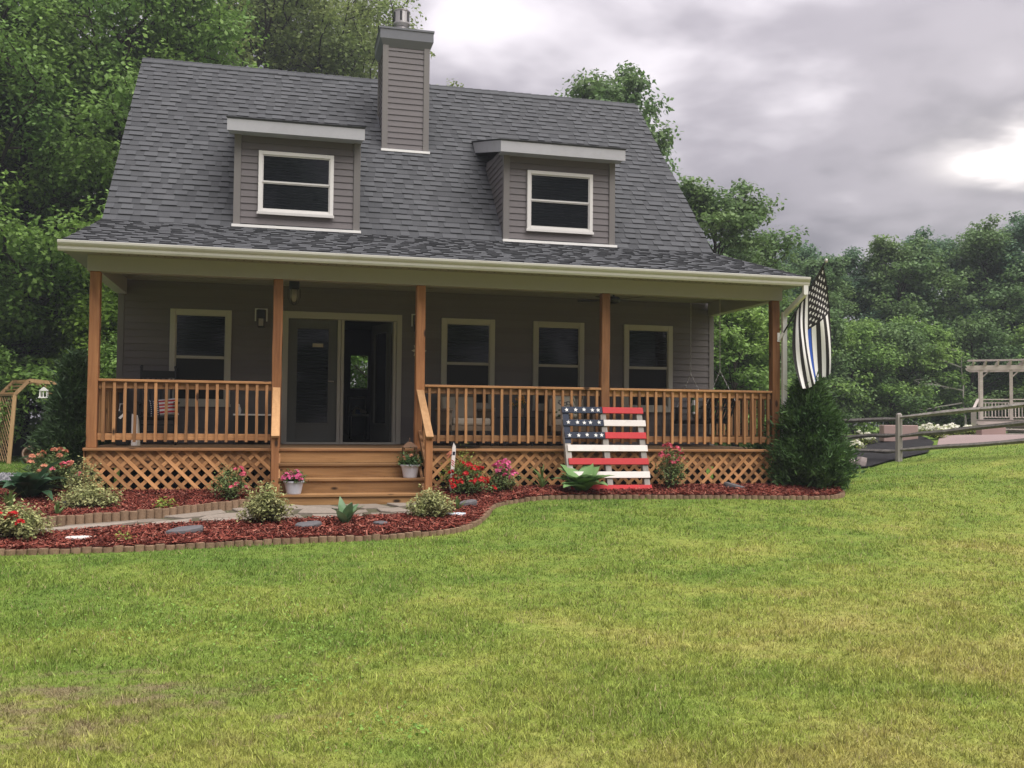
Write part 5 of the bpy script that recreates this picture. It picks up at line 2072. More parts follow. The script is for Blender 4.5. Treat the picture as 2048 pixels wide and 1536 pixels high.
def hanging_flag():
    """black and white flag with one blue stripe, draped from a slanting pole"""
    B0 = Vector((10.09, -.03, 1.78))
    tip = Vector((10.53, -.58, 2.90))
    d = (tip - B0)
    t = thing('flag', 'black and white flag with a blue stripe hanging from the porch post', 'flag', tuple(B0))

    def put(o):
        return world_child(o, t)
    put(MB().tube([tuple(B0), tuple(B0 + d * .5), tuple(tip)], .013, 8).obj('pole', 'dark'))
    put(MB().lathe([(.0, -.035), (.02, -.03), (.027, 0), (.02, .03), (.0, .035)], tuple(tip + d.normalized() * .02), 10).obj('pole_finial', 'steel'))
    br = MB()
    br.box(10.035, 10.085, -.012, -.002, 1.70, 1.84)
    br.beam(tuple(B0 - d.normalized() * .06), tuple(B0 + d.normalized() * .07), .036, .036)
    put(br.obj('bracket', 'white'))
    # cloth: s runs down the pole from the tip, f runs along the hanging length
    ns, nf = 104, 150
    hoist0 = B0 + d * .955
    hoist1 = B0 + d * .315
    right = Vector((1, 0, 0))
    V = np.zeros((ns + 1, nf + 1, 3))
    h0, h1 = np.array(hoist0), np.array(hoist1)
    # foot of the cloth: where each thread ends
    foot_s = np.array([0, .12, .3, .42, .55, .7, .82, .92, 1.0])
    foot_x = np.array([10.77, 10.73, 10.64, 10.57, 10.50, 10.40, 10.32, 10.25, 10.20])
    foot_z = np.array([1.22, 1.19, 1.12, 1.08, 1.05, .985, .955, .95, .97])
    mid_x = np.array([10.75, 10.70, 10.57, 10.48, 10.38, 10.28, 10.21, 10.15, 10.11])
    for i in range(ns + 1):
        s = i / ns
        a = h0 * (1 - s) + h1 * s
        fx, fz, mx = (np.interp(s, foot_s, q) for q in (foot_x, foot_z, mid_x))
        for j in range(nf + 1):
            f = j / nf
            x = a[0] * (f - .5) * (f - 1) / .5 + mx * f * (f - 1) / -.25 + fx * f * (f - .5) / .5
            z = a[2] + (fz - a[2]) * (f ** .94)
            fold = math.sin(s * 12.0 + 4.0 * f) * .042 * min(1, f * 2.2) + math.sin(s * 6.0 - 2.2 * f + .5) * .035 * f
            y = a[1] * (1 - f) ** 1.5 + (1 - (1 - f) ** 1.5) * (-.30 - .12 * s) + fold
            x += math.sin(s * 12.0 + 1.0 + f * 4.0) * .022 * f
            V[i, j] = (x, y, z)
    idx = np.arange((ns + 1) * (nf + 1)).reshape(ns + 1, nf + 1)
    F = np.stack([idx[:-1, :-1], idx[1:, :-1], idx[1:, 1:], idx[:-1, 1:]], -1).reshape(-1, 4)
    me = np_mesh('cloth', V.reshape(-1, 3), F, 'flagblack', True)
    me.materials.append(M['flagwhite'])
    me.materials.append(M['flagblue'])
    mi = np.zeros((ns, nf), np.int32)
    Hh, Ln = .90, 1.52
    stars = []
    cw, ch = Ln * .40, Hh * 7 / 13
    for r in range(9):
        for c in range(11):
            if (r + c) % 2 == 0:
                stars.append(((c + 1) * cw / 12, (r + 1) * ch / 10))
    S = np.array(stars)
    for i in range(ns):
        sv = (i + .5) / ns * Hh
        for j in range(nf):
            fv = (j + .5) / nf * Ln
            if sv < ch and fv < cw:
                dv = S - np.array([fv, sv])
                k = np.argmin((dv ** 2).sum(1))
                dx, dy = -dv[k]
                rr = math.hypot(dx, dy)
                an = math.atan2(dy, dx) + math.pi
                lim = .0235 * (.45 + .55 * abs(((an / (2 * math.pi) * 5) % 1) - .5) * 2)
                mi[i, j] = 1 if rr < lim else 0
            else:
                st = sv / Hh * 13
                k = int(st)
                if k == 6 or (k == 7 and False):
                    mi[i, j] = 2 if .12 < st - 6 < .95 else 0
                elif k > 6:
                    mi[i, j] = 1 if (k % 2 == 1) else 0
                else:
                    mi[i, j] = 1 if (k % 2 == 1) else 0
    me.polygons.foreach_set('material_index', mi.ravel())
    put(link('cloth', me))
    # tie clips along the pole
    for q in (.97, .33):
        p = B0 + d * q
        put(MB().beam(tuple(p - d.normalized() * .012), tuple(p + d.normalized() * .012), .04, .04).obj('clip', 'dark'))


hanging_flag()


def flowerpot(label, x, y, z, r, h, petals, n, seed, foliage_h, leaves=900):
    t = thing('flowerpot', label, 'flowerpot', (x, y, z))
    MB().lathe([(r * .70, 0), (r * .74, .01), (r * .97, h * .86), (r * 1.07, h * .87), (r * 1.09, h * .96), (r * 1.06, h), (r * .96, h), (r * .93, h * .9), (0.01, h * .88)], n=28).obj('pot', 'pot', t, smooth=False)
    mb, V, T = gen_bush(seed, r * 1.35, foliage_h, leaves, .035, 34)
    o = link('stems', mb.mesh('stems', 'stem'), t)
    o.location = (0, 0, h * .86)
    o = link('foliage', np_mesh('foliage', V, np.arange(len(V)).reshape(-1, 4), 'leaf_pot'), t)
    o.location = (0, 0, h * .86)
    rng = np.random.default_rng(seed)
    me = [blossom_mesh(seed + q, petals, .030, 6, .022) for q in range(2)]
    order = np.argsort(-(T[:, 2] - .5 * T[:, 1] + rng.normal(0, .02, len(T))))
    for k in order[:n]:
        o = link('blossom', me[k % 2], t)
        o.location = tuple(T[k] * np.array([1, 1, 1.02]) + np.array([0, 0, h * .86]) + rng.normal(0, .01, 3))
        o.rotation_euler = (rng.normal(0, .3), rng.normal(0, .3), rng.uniform(0, 6))
    return t


flowerpot('pale pot of magenta and white flowers on the lowest step', 2.615, -.78, -.571, .125, .17, 'bl_mag', 22, 31, .13)
flowerpot('pale pot of leafy plant with few blooms on the second step', 4.175, -.50, -.383, .125, .18, 'bl_coral', 2, 32, .14, 1500)


def lantern():
    t = thing('candle_lantern', 'rusty metal candle lantern standing on the top step', 'lantern', (4.20, -.22, -.194))
    w, h = .085, .22
    MB().box(-w - .01, w + .01, -w - .01, w + .01, 0, .018).obj('base', 'rust', t)
    for sx in (-1, 1):
        for sy in (-1, 1):
            MB().box(sx * w - .008, sx * w + .008, sy * w - .008, sy * w + .008, .018, h).obj('corner_bar', 'rust', t)
    m = MB()
    q = w + .022
    m.v += [(-q, -q, h), (q, -q, h), (q, q, h), (-q, q, h), (-.025, -.025, h + .075), (.025, -.025, h + .075), (.025, .025, h + .075), (-.025, .025, h + .075)]
    m.f += [(3, 2, 1, 0), (4, 5, 6, 7), (0, 1, 5, 4), (1, 2, 6, 5), (2, 3, 7, 6), (3, 0, 4, 7)]
    m.mi += [0] * 6
    m.obj('roof', 'rust', t)
    MB().tube([(0, -.025, h + .07), (0, -.028, h + .11), (0, 0, h + .13), (0, .028, h + .11), (0, .025, h + .07)], .005, 6).obj('ring', 'rust', t)
    MB().lathe([(.028, 0), (.028, .10), (.024, .105), (.0, .106)], (0, 0, .018), 14).obj('candle', 'cream', t)


lantern()


def stake_sign():
    t = thing('painted_stake', 'slim tilted white picket stake painted with flag colours beside the red azalea', 'garden stake', (4.755, -.42, float(mulch_z(4.755, -.42))), rot=(R_(-3), R_(4.5), 0))
    out = [(-.024, .0), (.0, -.05), (.024, 0), (.026, .52), (.022, .58), (-.014, .63), (-.026, .56)]
    MB().prism([(x, z + .08) for x, z in out], -.011, .011).obj('board', 'offwhite', t)
    MB().box(-.017, .018, -.0135, -.0115, .535, .585).obj('blue_patch', 'navy', t)
    for k in range(3):
        MB().prism([(-.022, .40 + k * .03), (.02, .37 + k * .03), (.02, .382 + k * .03), (-.022, .412 + k * .03)], -.0135, -.0115).obj('red_mark', 'red', t)
    for z in (.33, .29, .25, .20, .16):
        MB().prism([(-.012, z), (.010, z - .006), (.010, z + .004), (-.008, z + .006)], -.0135, -.0115).obj('dark_mark', 'slate', t)
    MB().box(-.008, .008, .012, .02, -.12, .30).obj('ground_spike', 'dark', t)
    m = MB()
    m.poly([(-.024, -.016, .60), (-.07, -.03, .58), (-.115, -.022, .535), (-.09, -.02, .525), (-.05, -.028, .555)])
    m.poly([(-.024, -.016, .58), (-.06, -.03, .55), (-.10, -.02, .49), (-.075, -.018, .49), (-.04, -.026, .54)])
    m.obj('ribbon', 'bl_coral', t)


stake_sign()


# ---- porch furniture
def rocking_chair():
    t = thing('rocking_chair', 'black slat back rocking chair on the left end of the porch', 'rocking chair', (.62, 1.72, .001), R_(6))
    B = lambda m, n: soft(m.obj(n, 'black', t), .004, 1)
    for s in (-1, 1):
        x = s * .27
        B(MB().tube([(x, -.42, .05), (x, -.22, .012), (x, .02, .004), (x, .28, .02), (x, .52, .075)], .019, 6), 'rocker')
        B(MB().beam((x, -.24, .02), (x, -.25, .62), .04, .045, up=(0, 1, 0)), 'leg')
        B(MB().beam((x * .92, .18, .02), (x * .92, .36, 1.17), .035, .045, up=(0, 1, 0)), 'back_post')
        B(MB().lathe([(.017, 0), (.026, .02), (.022, .045), (.0, .055)], (x * .92, .362, 1.165), 10), 'finial')
        B(MB().box(x - .045, x + .045, -.32, .30, .62, .645), 'arm')
    for k in range(6):
        B(MB().box(-.26, .26, -.26 + k * .085, -.26 + k * .085 + .07, .405 - k * .008, .425 - k * .008), 'seat_slat')
    for k in range(6):
        x = -.19 + k * .076
        B(MB().beam((x, .215, .47), (x, .345, 1.02), .035, .014, up=(0, 1, 0)), 'back_slat')
    B(MB().beam((-.25, .353, 1.08), (.25, .353, 1.08), .022, .11), 'top_rail')
    B(MB().beam((-.25, .22, .46), (.25, .22, .46), .022, .05), 'lower_rail')
    for z in (.2, .3):
        B(MB().beam((-.27, -.245, z), (.27, -.245, z), .022, .022), 'stretcher')


rocking_chair()


def cushion_mesh(name, w, h, th, mats, fn, n=26):
    """pillow standing in x,z; fn(u,v) in 0..1 -> material slot"""
    V, F, mi = [], [], []
    for side in (-1, 1):
        b = len(V)
        for j in range(n + 1):
            for i in range(n + 1):
                u, v = i / n, j / n
                e = (1 - (2 * u - 1) ** 4) * (1 - (2 * v - 1) ** 4)
                pinch = 1 - .07 * (1 - abs(2 * u - 1)) if False else 1
                V.append(((u - .5) * w * (1 - .06 * (1 - (2 * v - 1) ** 2)), side * th * .5 * e ** .5, (v - .5) * h * (1 - .06 * (1 - (2 * u - 1) ** 2))))
        for j in range(n):
            for i in range(n):
                a = b + j * (n + 1) + i
                F.append((a, a + 1, a + n + 2, a + n + 1) if side < 0 else (a + n + 1, a + n + 2, a + 1, a))
                mi.append(fn((i + .5) / n, (j + .5) / n))
    me = np_mesh(name, np.array(V), np.array(F), mats[0], True)
    for k in mats[1:]: me.materials.append(M[k])
    me.polygons.foreach_set('material_index', mi)
    return me


def pillows():
    def flag(u, v):
        if u < .36 and v > .0:
            return 1 if (int(u * 26) % 3 == 1 and int(v * 26) % 3 == 1) else 0
        return 2 if int(v * 9) % 2 else 1
    o = link('flag_pillow', cushion_mesh('flag_pillow', .42, .27, .13, ['navy', 'flagwhite', 'red'], flag))
    o.location = (.72, 1.60, .56)
    o.rotation_euler = (R_(-14), R_(-6), R_(8))
    tag(o, 'small stars and stripes pillow on the black rocking chair', 'pillow')

    def script(u, v):
        for cx, cy, r in ((.3, .62, .11), (.47, .55, .08), (.62, .6, .09)):
            q = math.hypot(u - cx, (v - cy) * 1.1)
            if abs(q - r) < .028 and not (u > cx + .03 and abs(v - cy) < .03): return 1
        if v < .3 and math.sin(u * 23) * math.cos(v * 29 + u * 9) > .35: return 2
        if u > .72 and v > .35 and math.sin(u * 31 + v * 17) > .55: return 2
        return 0
    o = link('script_pillow', cushion_mesh('script_pillow', .42, .38, .14, ['cream', 'slate', 'leaf_pot'], script))
    o.location = (7.04, 1.66, .66)
    o.rotation_euler = (R_(-16), 0, R_(4))
    tag(o, 'cream pillow with dark script and leaf print on the wicker chair by the pallet', 'pillow')

    def fern(u, v):
        return 1 if math.sin(u * 26 + v * 14) + .6 * math.sin(v * 31) > .25 else 0
    o = link('leaf_pillow', cushion_mesh('leaf_pillow', .40, .40, .13, ['hosta_blue', 'flagwhite'], fern))
    o.location = (9.52, 1.95, .70)
    o.rotation_euler = (0, R_(14), R_(62))
    tag(o, 'green and white leaf print pillow on the porch swing', 'pillow')


pillows()


def wicker_chair(x, y, rz, label):
    t = thing('wicker_chair', label, 'armchair', (x, y, .001), rz, 'wicker armchairs on the porch')
    s_ = lambda m, n, mt, w=.012: soft(m.obj(n, mt, t), w)
    s_(MB().hexa([(-.36, .26, .28), (.36, .26, .28), (.36, .33, .28), (-.36, .33, .28), (-.33, .37, .86), (.33, .37, .86), (.33, .43, .86), (-.33, .43, .86)]), 'backrest', 'wicker', .02)
    s_(MB().box(-.36, .36, -.32, .32, .24, .33), 'seat_frame', 'wicker')
    for s in (-1, 1):
        s_(MB().box(s * .37 - .035, s * .37 + .035, -.34, .34, .55, .60), 'armrest', 'wicker', .02)
        s_(MB().box(s * .37 - .028, s * .37 + .028, -.30, .30, .33, .549), 'side_panel', 'wicker')
        for yy in (-.30, .28):
            s_(MB().box(s * .355 - .025, s * .355 + .025, yy - .025, yy + .025, 0, .24), 'leg', 'dark')
    s_(MB().box(-.325, .325, -.335, .255, .331, .45), 'seat_cushion', 'cushion', .035)
    s_(MB().hexa([(-.31, .15, .45), (.31, .15, .45), (.31, .25, .45), (-.31, .25, .45), (-.30, .25, .80), (.30, .25, .80), (.30, .36, .80), (-.30, .36, .80)]), 'back_cushion', 'cushion', .03)
    return t


wicker_chair(5.36, 1.72, R_(12), 'beige wicker armchair right of the steps, behind the first railing run')
wicker_chair(7.18, 1.86, R_(-6), 'beige wicker armchair behind the pallet flag')


def side_table():
    t = thing('side_table', 'dark metal side table with tan sides between the two wicker armchairs', 'table', (6.18, 1.55, .001))
    MB().box(-.27, .27, -.22, .22, .455, .475).obj('table_top', 'dark', t)
    for sx in (-1, 1):
        for sy in (-1, 1):
            MB().tube([(sx * .22, sy * .18, .455), (sx * .19, sy * .15, .25), (sx * .23, sy * .19, .0)], .013, 6).obj('leg', 'dark', t)
    MB().box(-.2, .2, -.16, .16, .12, .14).obj('shelf', 'wicker', t)
    v = thing('flower_vase', 'small clay vase of amber flowers on the dark side table', 'vase', (6.24, 1.5, .476))
    MB().lathe([(.045, 0), (.06, .05), (.055, .13), (.06, .14), (.05, .14), (.01, .12)], n=16).obj('vase', 'clay', v)
    mb, V, T = gen_bush(40, .13, .20, 220, .04, 16)
    for nm, me in (('stems', mb.mesh('stems', 'stem')), ('foliage', np_mesh('foliage', V, np.arange(len(V)).reshape(-1, 4), 'leaf_pot'))):
        link(nm, me, v).location = (0, 0, .12)
    me = blossom_mesh(41, 'bl_yellow', .03, 6, .02)
    for k in range(12):
        o = link('blossom', me, v)
        o.location = tuple(T[k] + np.array([0, 0, .13]))
        o.rotation_euler = (k, k * .7, k * 1.3)
    w = thing('glass_ornament', 'thin glass stem ornament with a white ball on the side table', 'ornament', (6.06, 1.45, .476))
    MB().tube([(0, 0, 0), (.005, 0, .10), (-.01, 0, .17)], .007, 6).obj('stem', 'flash', w)
    MB().lathe([(0, -.02), (.014, -.014), (.02, 0), (.014, .014), (0, .02)], (-.01, 0, .185), 10).obj('ball', 'white', w)


side_table()


def porch_swing():
    t = thing('porch_swing', 'black wooden bench swing hung on chains at the right end of the porch', 'porch swing', (9.55, 1.6, .35))
    def put(m, n, mt='black'):
        return world_child(m.obj(n, mt), t)
    y0, y1 = 1.02, 2.22
    for k in range(5):
        x = 9.28 + k * .095
        put(MB().box(x, x + .08, y0, y1, .42 - k * .006, .44 - k * .006), 'seat_slat')
    for k in range(12):
        yy = y0 + .05 + k * .1
        put(MB().beam((9.74, yy, .44), (9.90, yy, .88), .014, .05, up=(0, 1, 0)), 'back_slat')
    put(MB().beam((9.905, y0, .90), (9.905, y1, .90), .03, .07), 'top_rail')
    put(MB().beam((9.735, y0, .45), (9.735, y1, .45), .03, .07), 'lower_rail')
    put(MB().box(9.25, 9.28, y0, y1, .385, .44), 'front_apron')
    for yy in (y0 + .02, y1 - .02):
        put(MB().box(9.24, 9.78, yy - .03, yy + .03, .655, .68), 'arm')
        put(MB().box(9.27, 9.32, yy - .02, yy + .02, .42, .655), 'arm_post')
        link_m = MB()
        for (a, b) in (((9.56, yy, 2.58), (9.56, yy, 1.28)), ((9.56, yy, 1.28), (9.30, yy, .68)), ((9.56, yy, 1.28), (9.84, yy, .78))):
            A_, B_ = Vector(a), Vector(b)
            n = int((B_ - A_).length / .038)
            for k in range(n):
                c = A_ + (B_ - A_) * (k + .5) / n
                dd = (B_ - A_).normalized() * .023
                side = (Vector((1, 0, 0)) if k % 2 else Vector((0, 1, 0))) * .009
                link_m.tube([tuple(c - dd), tuple(c - dd * .4 + side), tuple(c + dd * .4 + side), tuple(c + dd), tuple(c + dd * .4 - side), tuple(c - dd * .4 - side), tuple(c - dd)], .0035, 4)
        o = put(link_m, 'chain', 'steel')
        o['kind'] = 'stuff'


porch_swing()


def console_table():
    t = thing('console_table', 'low dark console with a white edged top on the left porch by the wall', 'table', (2.02, 2.1, .001))
    MB().box(-.31, .31, -.17, .17, .455, .48).obj('table_top', 'white', t)
    MB().box(-.29, .29, -.15, .15, .06, .454).obj('cabinet', 'black', t)
    for sx in (-1, 1):
        for sy in (-1, 1):
            MB().box(sx * .27 - .02, sx * .27 + .02, sy * .13 - .02, sy * .13 + .02, 0, .06).obj('leg', 'black', t)
    f = thing('bird_figurine', 'small white bird figurine on the low dark console', 'figurine', (1.80, 2.0, .481))
    MB().lathe([(.022, 0), (.03, .03), (.034, .06), (.022, .10), (.012, .115)], n=12).obj('body', 'white', f, smooth=True)
    MB().lathe([(.004, -.022), (.02, -.01), (.02, .012), (.004, .024)], (-.008, -.004, .132), 10).obj('head', 'white', f, smooth=True)
    b = thing('bottle', 'small green bottle on the low dark console', 'bottle', (1.90, 2.02, .481))
    MB().lathe([(.024, 0), (.026, .07), (.012, .11), (.011, .15), (.0, .151)], n=12).obj('glass_body', 'hosta_blue', b)


console_table()


def misc_porch():
    # white folded board leaning between rocking chair and railing
    t = thing('folded_board', 'white folded board leaning beside the black rocking chair', 'board', (.40, 1.1, .001), R_(10), scale=(.55, .55, 1.0))
    MB().hexa([(-.10, -.06, 0), (.05, -.02, 0), (.05, -.012, 0), (-.10, -.052, 0), (-.10, .06, .46), (.05, .10, .44), (.05, .108, .44), (-.10, .068, .46)]).obj('front_panel', 'offwhite', t)
    MB().hexa([(.05, -.02, 0), (.13, .05, 0), (.13, .058, 0), (.05, -.012, 0), (.05, .10, .44), (.09, .15, .36), (.09, .158, .36), (.05, .108, .44)]).obj('side_panel', 'cushion', t)
    t = thing('tote_bag', 'black bag with white print standing at the left end of the porch', 'bag', (.22, 1.2, .001))
    soft(MB().hexa([(-.08, -.13, 0), (.08, -.13, 0), (.08, .13, 0), (-.08, .13, 0), (-.06, -.14, .50), (.06, -.14, .50), (.06, .14, .50), (-.06, .14, .50)]).obj('body', 'black', t), .02)
    MB().tube([(-.04, -.141, .50), (-.03, -.142, .60), (.03, -.142, .60), (.04, -.141, .50)], .007, 6).obj('strap', 'flagwhite', t)
    MB().prism([(-.05, .40), (.02, .47), (.05, .46), (-.02, .38)], -.146, -.142).obj('print', 'flagwhite', t)
    t = MB().lathe([(.17, 0), (.20, .012), (.22, .045), (.205, .045), (.17, .02), (.0, .018)], n=28).obj('plant_saucer', 'dark')
    t.location = (5.08, .16, .002)
    tag(t, 'shallow black saucer on the deck under the railing right of the steps', 'saucer')
    # jar lantern under the ceiling
    t = thing('ceiling_lantern', 'caged jar light hanging from the porch ceiling left of the door', 'ceiling light', (2.60, 1.2, 2.585))
    MB().lathe([(.085, 0), (.085, -.03), (.05, -.05), (.075, -.06), (.08, -.21), (.07, -.215)][::-1], n=18).obj('housing', 'dark', t)
    MB().lathe([(.01, -.40), (.04, -.385), (.062, -.33), (.068, -.217)], n=18).obj('glass_jar', 'lampglass', t, smooth=True)
    for k in range(3):
        a = k * math.pi / 3
        c, s = math.cos(a), math.sin(a)
        MB().tube([(c * .09, s * .09, -.2), (c * .092, s * .092, -.33), (c * .06, s * .06, -.42), (0, 0, -.45), (-c * .06, -s * .06, -.42), (-c * .092, -s * .092, -.33), (-c * .09, -s * .09, -.2)], .005, 5).obj('cage_wire', 'dark', t)
    # wall lanterns either side of the door
    for x, lab in ((2.10, 'black wall lantern on a pale square plate left of the door'), (4.655, 'black wall lantern on a pale plate right of the door, half behind a post')):
        t = thing('wall_lantern', lab, 'wall light', (x, YW - .02, 2.03), 0, 'lanterns beside the door')
        f = MB()
        f.box(-.10, .10, -.012, 0, .15, .17)
        f.box(-.10, -.078, -.012, 0, -.04, .15)
        f.box(.078, .10, -.012, 0, -.04, .15)
        f.obj('back_plate', 'flash', t)
        MB().box(-.06, .06, -.10, -.005, .0, .145).obj('hood', 'black', t)
        MB().box(-.042, .042, -.092, -.012, -.12, -.001).obj('glass', 'lampglass', t)
        for sx in (-1, 1):
            for yy in (-.096, -.014):
                MB().box(sx * .045 - .006, sx * .045 + .006, yy - .006, yy + .006, -.13, -.001).obj('cage_bar', 'black', t)
        MB().box(-.052, .052, -.102, -.006, -.142, -.13).obj('base', 'black', t)
    # cream plaque
    t = thing('wall_plaque', 'cream star shaped plaque on the wall beside the right door frame', 'plaque', (4.69, YW - .022, 1.58))
    m = MB()
    out = []
    for k in range(16):
        r = (.13, .075)[k % 2]
        out.append((r * math.sin(k * math.pi / 8), r * math.cos(k * math.pi / 8)))
    m.prism(out, -.02, 0)
    m.obj('plate', 'cream', t)
    # ceiling fan
    t = thing('ceiling_fan', 'dark ceiling fan under the right half of the porch roof', 'ceiling fan', (7.75, 1.25, 2.583))
    MB().tube([(0, 0, 0), (0, 0, -.10)], .018, 8).obj('rod', 'dark', t)
    MB().lathe([(.03, -.22), (.10, -.2), (.115, -.15), (.09, -.11), (.02, -.1)], n=20).obj('motor', 'dark', t)
    for k in range(5):
        a = k * 2 * math.pi / 5 + .2
        o = MB().hexa([(.10, -.04, -.168), (.60, -.065, -.175), (.60, .065, -.155), (.10, .04, -.160), (.10, -.04, -.162), (.60, -.065, -.169), (.60, .065, -.149), (.10, .04, -.154)]).obj('blade', 'dark', t)
        o.rotation_euler = (0, 0, a)
    # seat with a cloth in the hall
    t = thing('hall_chair', 'chrome framed chair with a blue and white cloth in the dark hall', 'chair', (3.98, 6.0, .021), R_(5))
    for sx in (-1, 1):
        MB().tube([(sx * .17, -.18, 0), (sx * .17, -.18, .46), (sx * .17, .16, .47), (sx * .17, .20, .85)], .012, 6).obj('side_frame', 'steel', t)
        MB().tube([(sx * .17, .16, .46), (sx * .17, .2, 0)], .012, 6).obj('leg', 'steel', t)
    MB().tube([(-.17, .20, .85), (.17, .20, .85)], .012, 6).obj('top_bar', 'steel', t)
    soft(MB().box(-.18, .18, -.2, .17, .455, .50).obj('seat', 'flash', t), .01)
    MB().box(-.165, .165, .18, .2, .60, .82).obj('backrest', 'black', t)
    c = thing('folded_cloth', 'crumpled white and blue cloth on the chair in the hall', 'cloth', (3.98, 5.93, .523))
    m = MB()
    m.v += [(-.14, -.05, 0), (.16, -.04, .02), (.17, .08, .05), (-.13, .08, .03), (-.06, .0, .16), (.10, .03, .07)]
    m.f += [(0, 1, 4), (1, 5, 4), (1, 2, 5), (2, 3, 4), (2, 4, 5), (3, 0, 4)]
    m.mi += [0] * 6
    m.obj('white_fold', 'white', c)
    m = MB()
    m.v += [(-.08, -.07, -.01), (.03, -.075, -.01), (.02, -.03, .085), (-.06, -.03, .09)]
    m.f += [(0, 1, 2, 3)]
    m.mi += [0]
    m.obj('blue_fold', 'flagblue', c)


misc_porch()


# ------------------------------------------------------------------ left yard: arbor, feeder, pot
def arbor():
    t = thing('garden_arbor', 'wooden garden arbor with lattice side and angled top at the far left', 'arbor', (-4.2, 14.0, G(-4.2, 14.0)))
    z0 = G(-4.2, 14.0)

    def put(m, n):
        return world_child(m.obj(n, 'arbor'), t)
    # near frame at y=13.9, far frame at y=14.9 set back and to the left, the arbor stands askew to the house
    for dx, y in ((0, 13.9), (-.62, 14.9)):
        P = [(-4.46 + dx, z0), (-4.36 + dx, .98), (-4.02 + dx, 1.36), (-3.32 + dx, 1.30), (-3.0 + dx, .95), (-3.0 + dx, z0)]
        for (xa, za), (xb, zb) in zip(P[:-1], P[1:]):
            put(MB().beam((xa, y, za), (xb, y, zb), .09, .075, up=(0, 1, 0)), 'frame_member')
    for (x, z) in ((-4.36, .98), (-4.02, 1.36), (-3.7, 1.33), (-3.32, 1.30), (-3.0, .95)):
        put(MB().beam((x, 13.9, z), (x - .62, 14.9, z), .05, .05), 'cross_bar')
    for k in range(4):
        s = (k + .5) / 4
        put(MB().beam((-4.36 + .34 * s, 13.9, .98 + .38 * s), (-4.98 + .34 * s, 14.9, .98 + .38 * s), .04, .04), 'cross_bar')
    # lattice on the left side between the two legs
    for lay, sg in ((0, 1), (1, -1)):
        for k in range(-3, 13):
            za = z0 + .05 + k * .17
            zb = za + sg * 1.0
            ya, yb = 13.93, 14.87
            lo, hi = z0 + .05, .92
            def cl(ya, za, yb, zb):
                pts = []
                for (yy, zz) in ((ya, za), (yb, zb)):
                    q = min(max(zz, lo), hi)
                    tt = (q - za) / (zb - za)
                    pts.append((ya + (yb - ya) * tt, q))
                return pts
            if sg < 0: za, zb = za + .4, za - .6
            (y_a, z_a), (y_b, z_b) = cl(ya, za, yb, zb)
            if abs(z_a - z_b) < .06: continue
            xa = -4.46 + .10 * (z_a - z0) / 1.85 - .62 * (y_a - 13.9)
            xb = -4.46 + .10 * (z_b - z0) / 1.85 - .62 * (y_b - 13.9)
            put(MB().beam((xa + lay * .014, y_a, z_a), (xb + lay * .014, y_b, z_b), .035, .012, up=(1, 0, 0)), 'lattice_strip')
    f = thing('bird_feeder', 'white house shaped bird feeder hanging from the arbor', 'bird feeder', (-3.66, 13.9, .90))
    MB().box(-.12, .12, -.10, .10, 0, .03).obj('tray', 'white', f)
    for sx in (-1, 1):
        for sy in (-1, 1):
            MB().box(sx * .085 - .012, sx * .085 + .012, sy * .07 - .012, sy * .07 + .012, .03, .19).obj('corner_post', 'white', f)
    MB().box(-.012, .012, -.085, -.07, .03, .19).obj('center_post', 'white', f)
    MB().prism([(-.11, .19), (.11, .19), (0, .29)], -.10, .10).obj('roof', 'white', f)
    MB().tube([(0, 0, .28), (0, 0, .43)], .006, 5).obj('hanger', 'dark', f)
    p = thing('clay_pot', 'brown clay pot tipped on its side at the foot of the arbor', 'pot', (-4.0, 14.3, G(-4.0, 14.3) + .17), rot=(R_(52), R_(20), 0))
    MB().lathe([(.12, -.19), (.20, -.12), (.25, .02), (.225, .13), (.255, .155), (.255, .185), (.21, .185), (.19, .12), (.2, .0), (.02, -.14)], n=24).obj('body', 'clay', p, smooth=True)


arbor()


# ------------------------------------------------------------------ right yard: fence, flowers, blocks, pergola
def fence():
    t = thing('split_rail_fence', 'weathered three rail split rail fence climbing the slope on the right', 'fence', (15.42, 4.42, G(15.42, 4.42)))
    posts = [(15.2, 6.9), (15.42, 4.42), (16.75, 1.6)]
    tops = [.58, .66, 1.02]

    def put(m, n, mt='rail_grey'):
        return world_child(m.obj(n, mt), t)
    for (x, y), zt in zip(posts, tops):
        m = MB()
        z0 = G(x, y) - .15
        w = .058
        b = len(m.v)
        lv = [(z0, w, 0), (zt - .1, w * .95, .01), (zt - .03, w * .85, .012), (zt, w * .45, .012)]
        for z, ww, dx in lv:
            m.v += [(x + dx + ww * a, y + ww * c, z) for a, c in ((-1, -.8), (.2, -1.1), (1, -.7), (1, .9), (-.1, 1.1), (-1, .8))]
        for k in range(3):
            for j in range(6):
                i0, i1 = b + 6 * k + j, b + 6 * k + (j + 1) % 6
                m.f.append((i0, i1, i1 + 6, i0 + 6))
                m.mi.append(0)
        m.f.append(tuple(b + 18 + j for j in range(6)))
        m.mi.append(0)
        put(m, 'post', 'greywood')
    rnd = random.Random(12)
    for q in range(2):
        (xa, ya), (xb, yb) = posts[q], posts[q + 1]
        for off in (.125, .475, .82):
            za, zb = tops[q] - off, tops[q + 1] - off - (.02 if q else 0)
            n = 7
            pts, rs = [], []
            for k in range(n):
                s = k / (n - 1)
                pts.append((xa + (xb - xa) * s, ya + (yb - ya) * s, za + (zb - za) * s + .03 * math.sin(s * 3 + off * 9) * (1 - s) + rnd.uniform(-.012, .012)))
                rs.append(.052 * (.62 if k in (0, n - 1) else 1.0) * rnd.uniform(.88, 1.12))
            put(MB().tube(pts, rs, 6), 'rail')


fence()


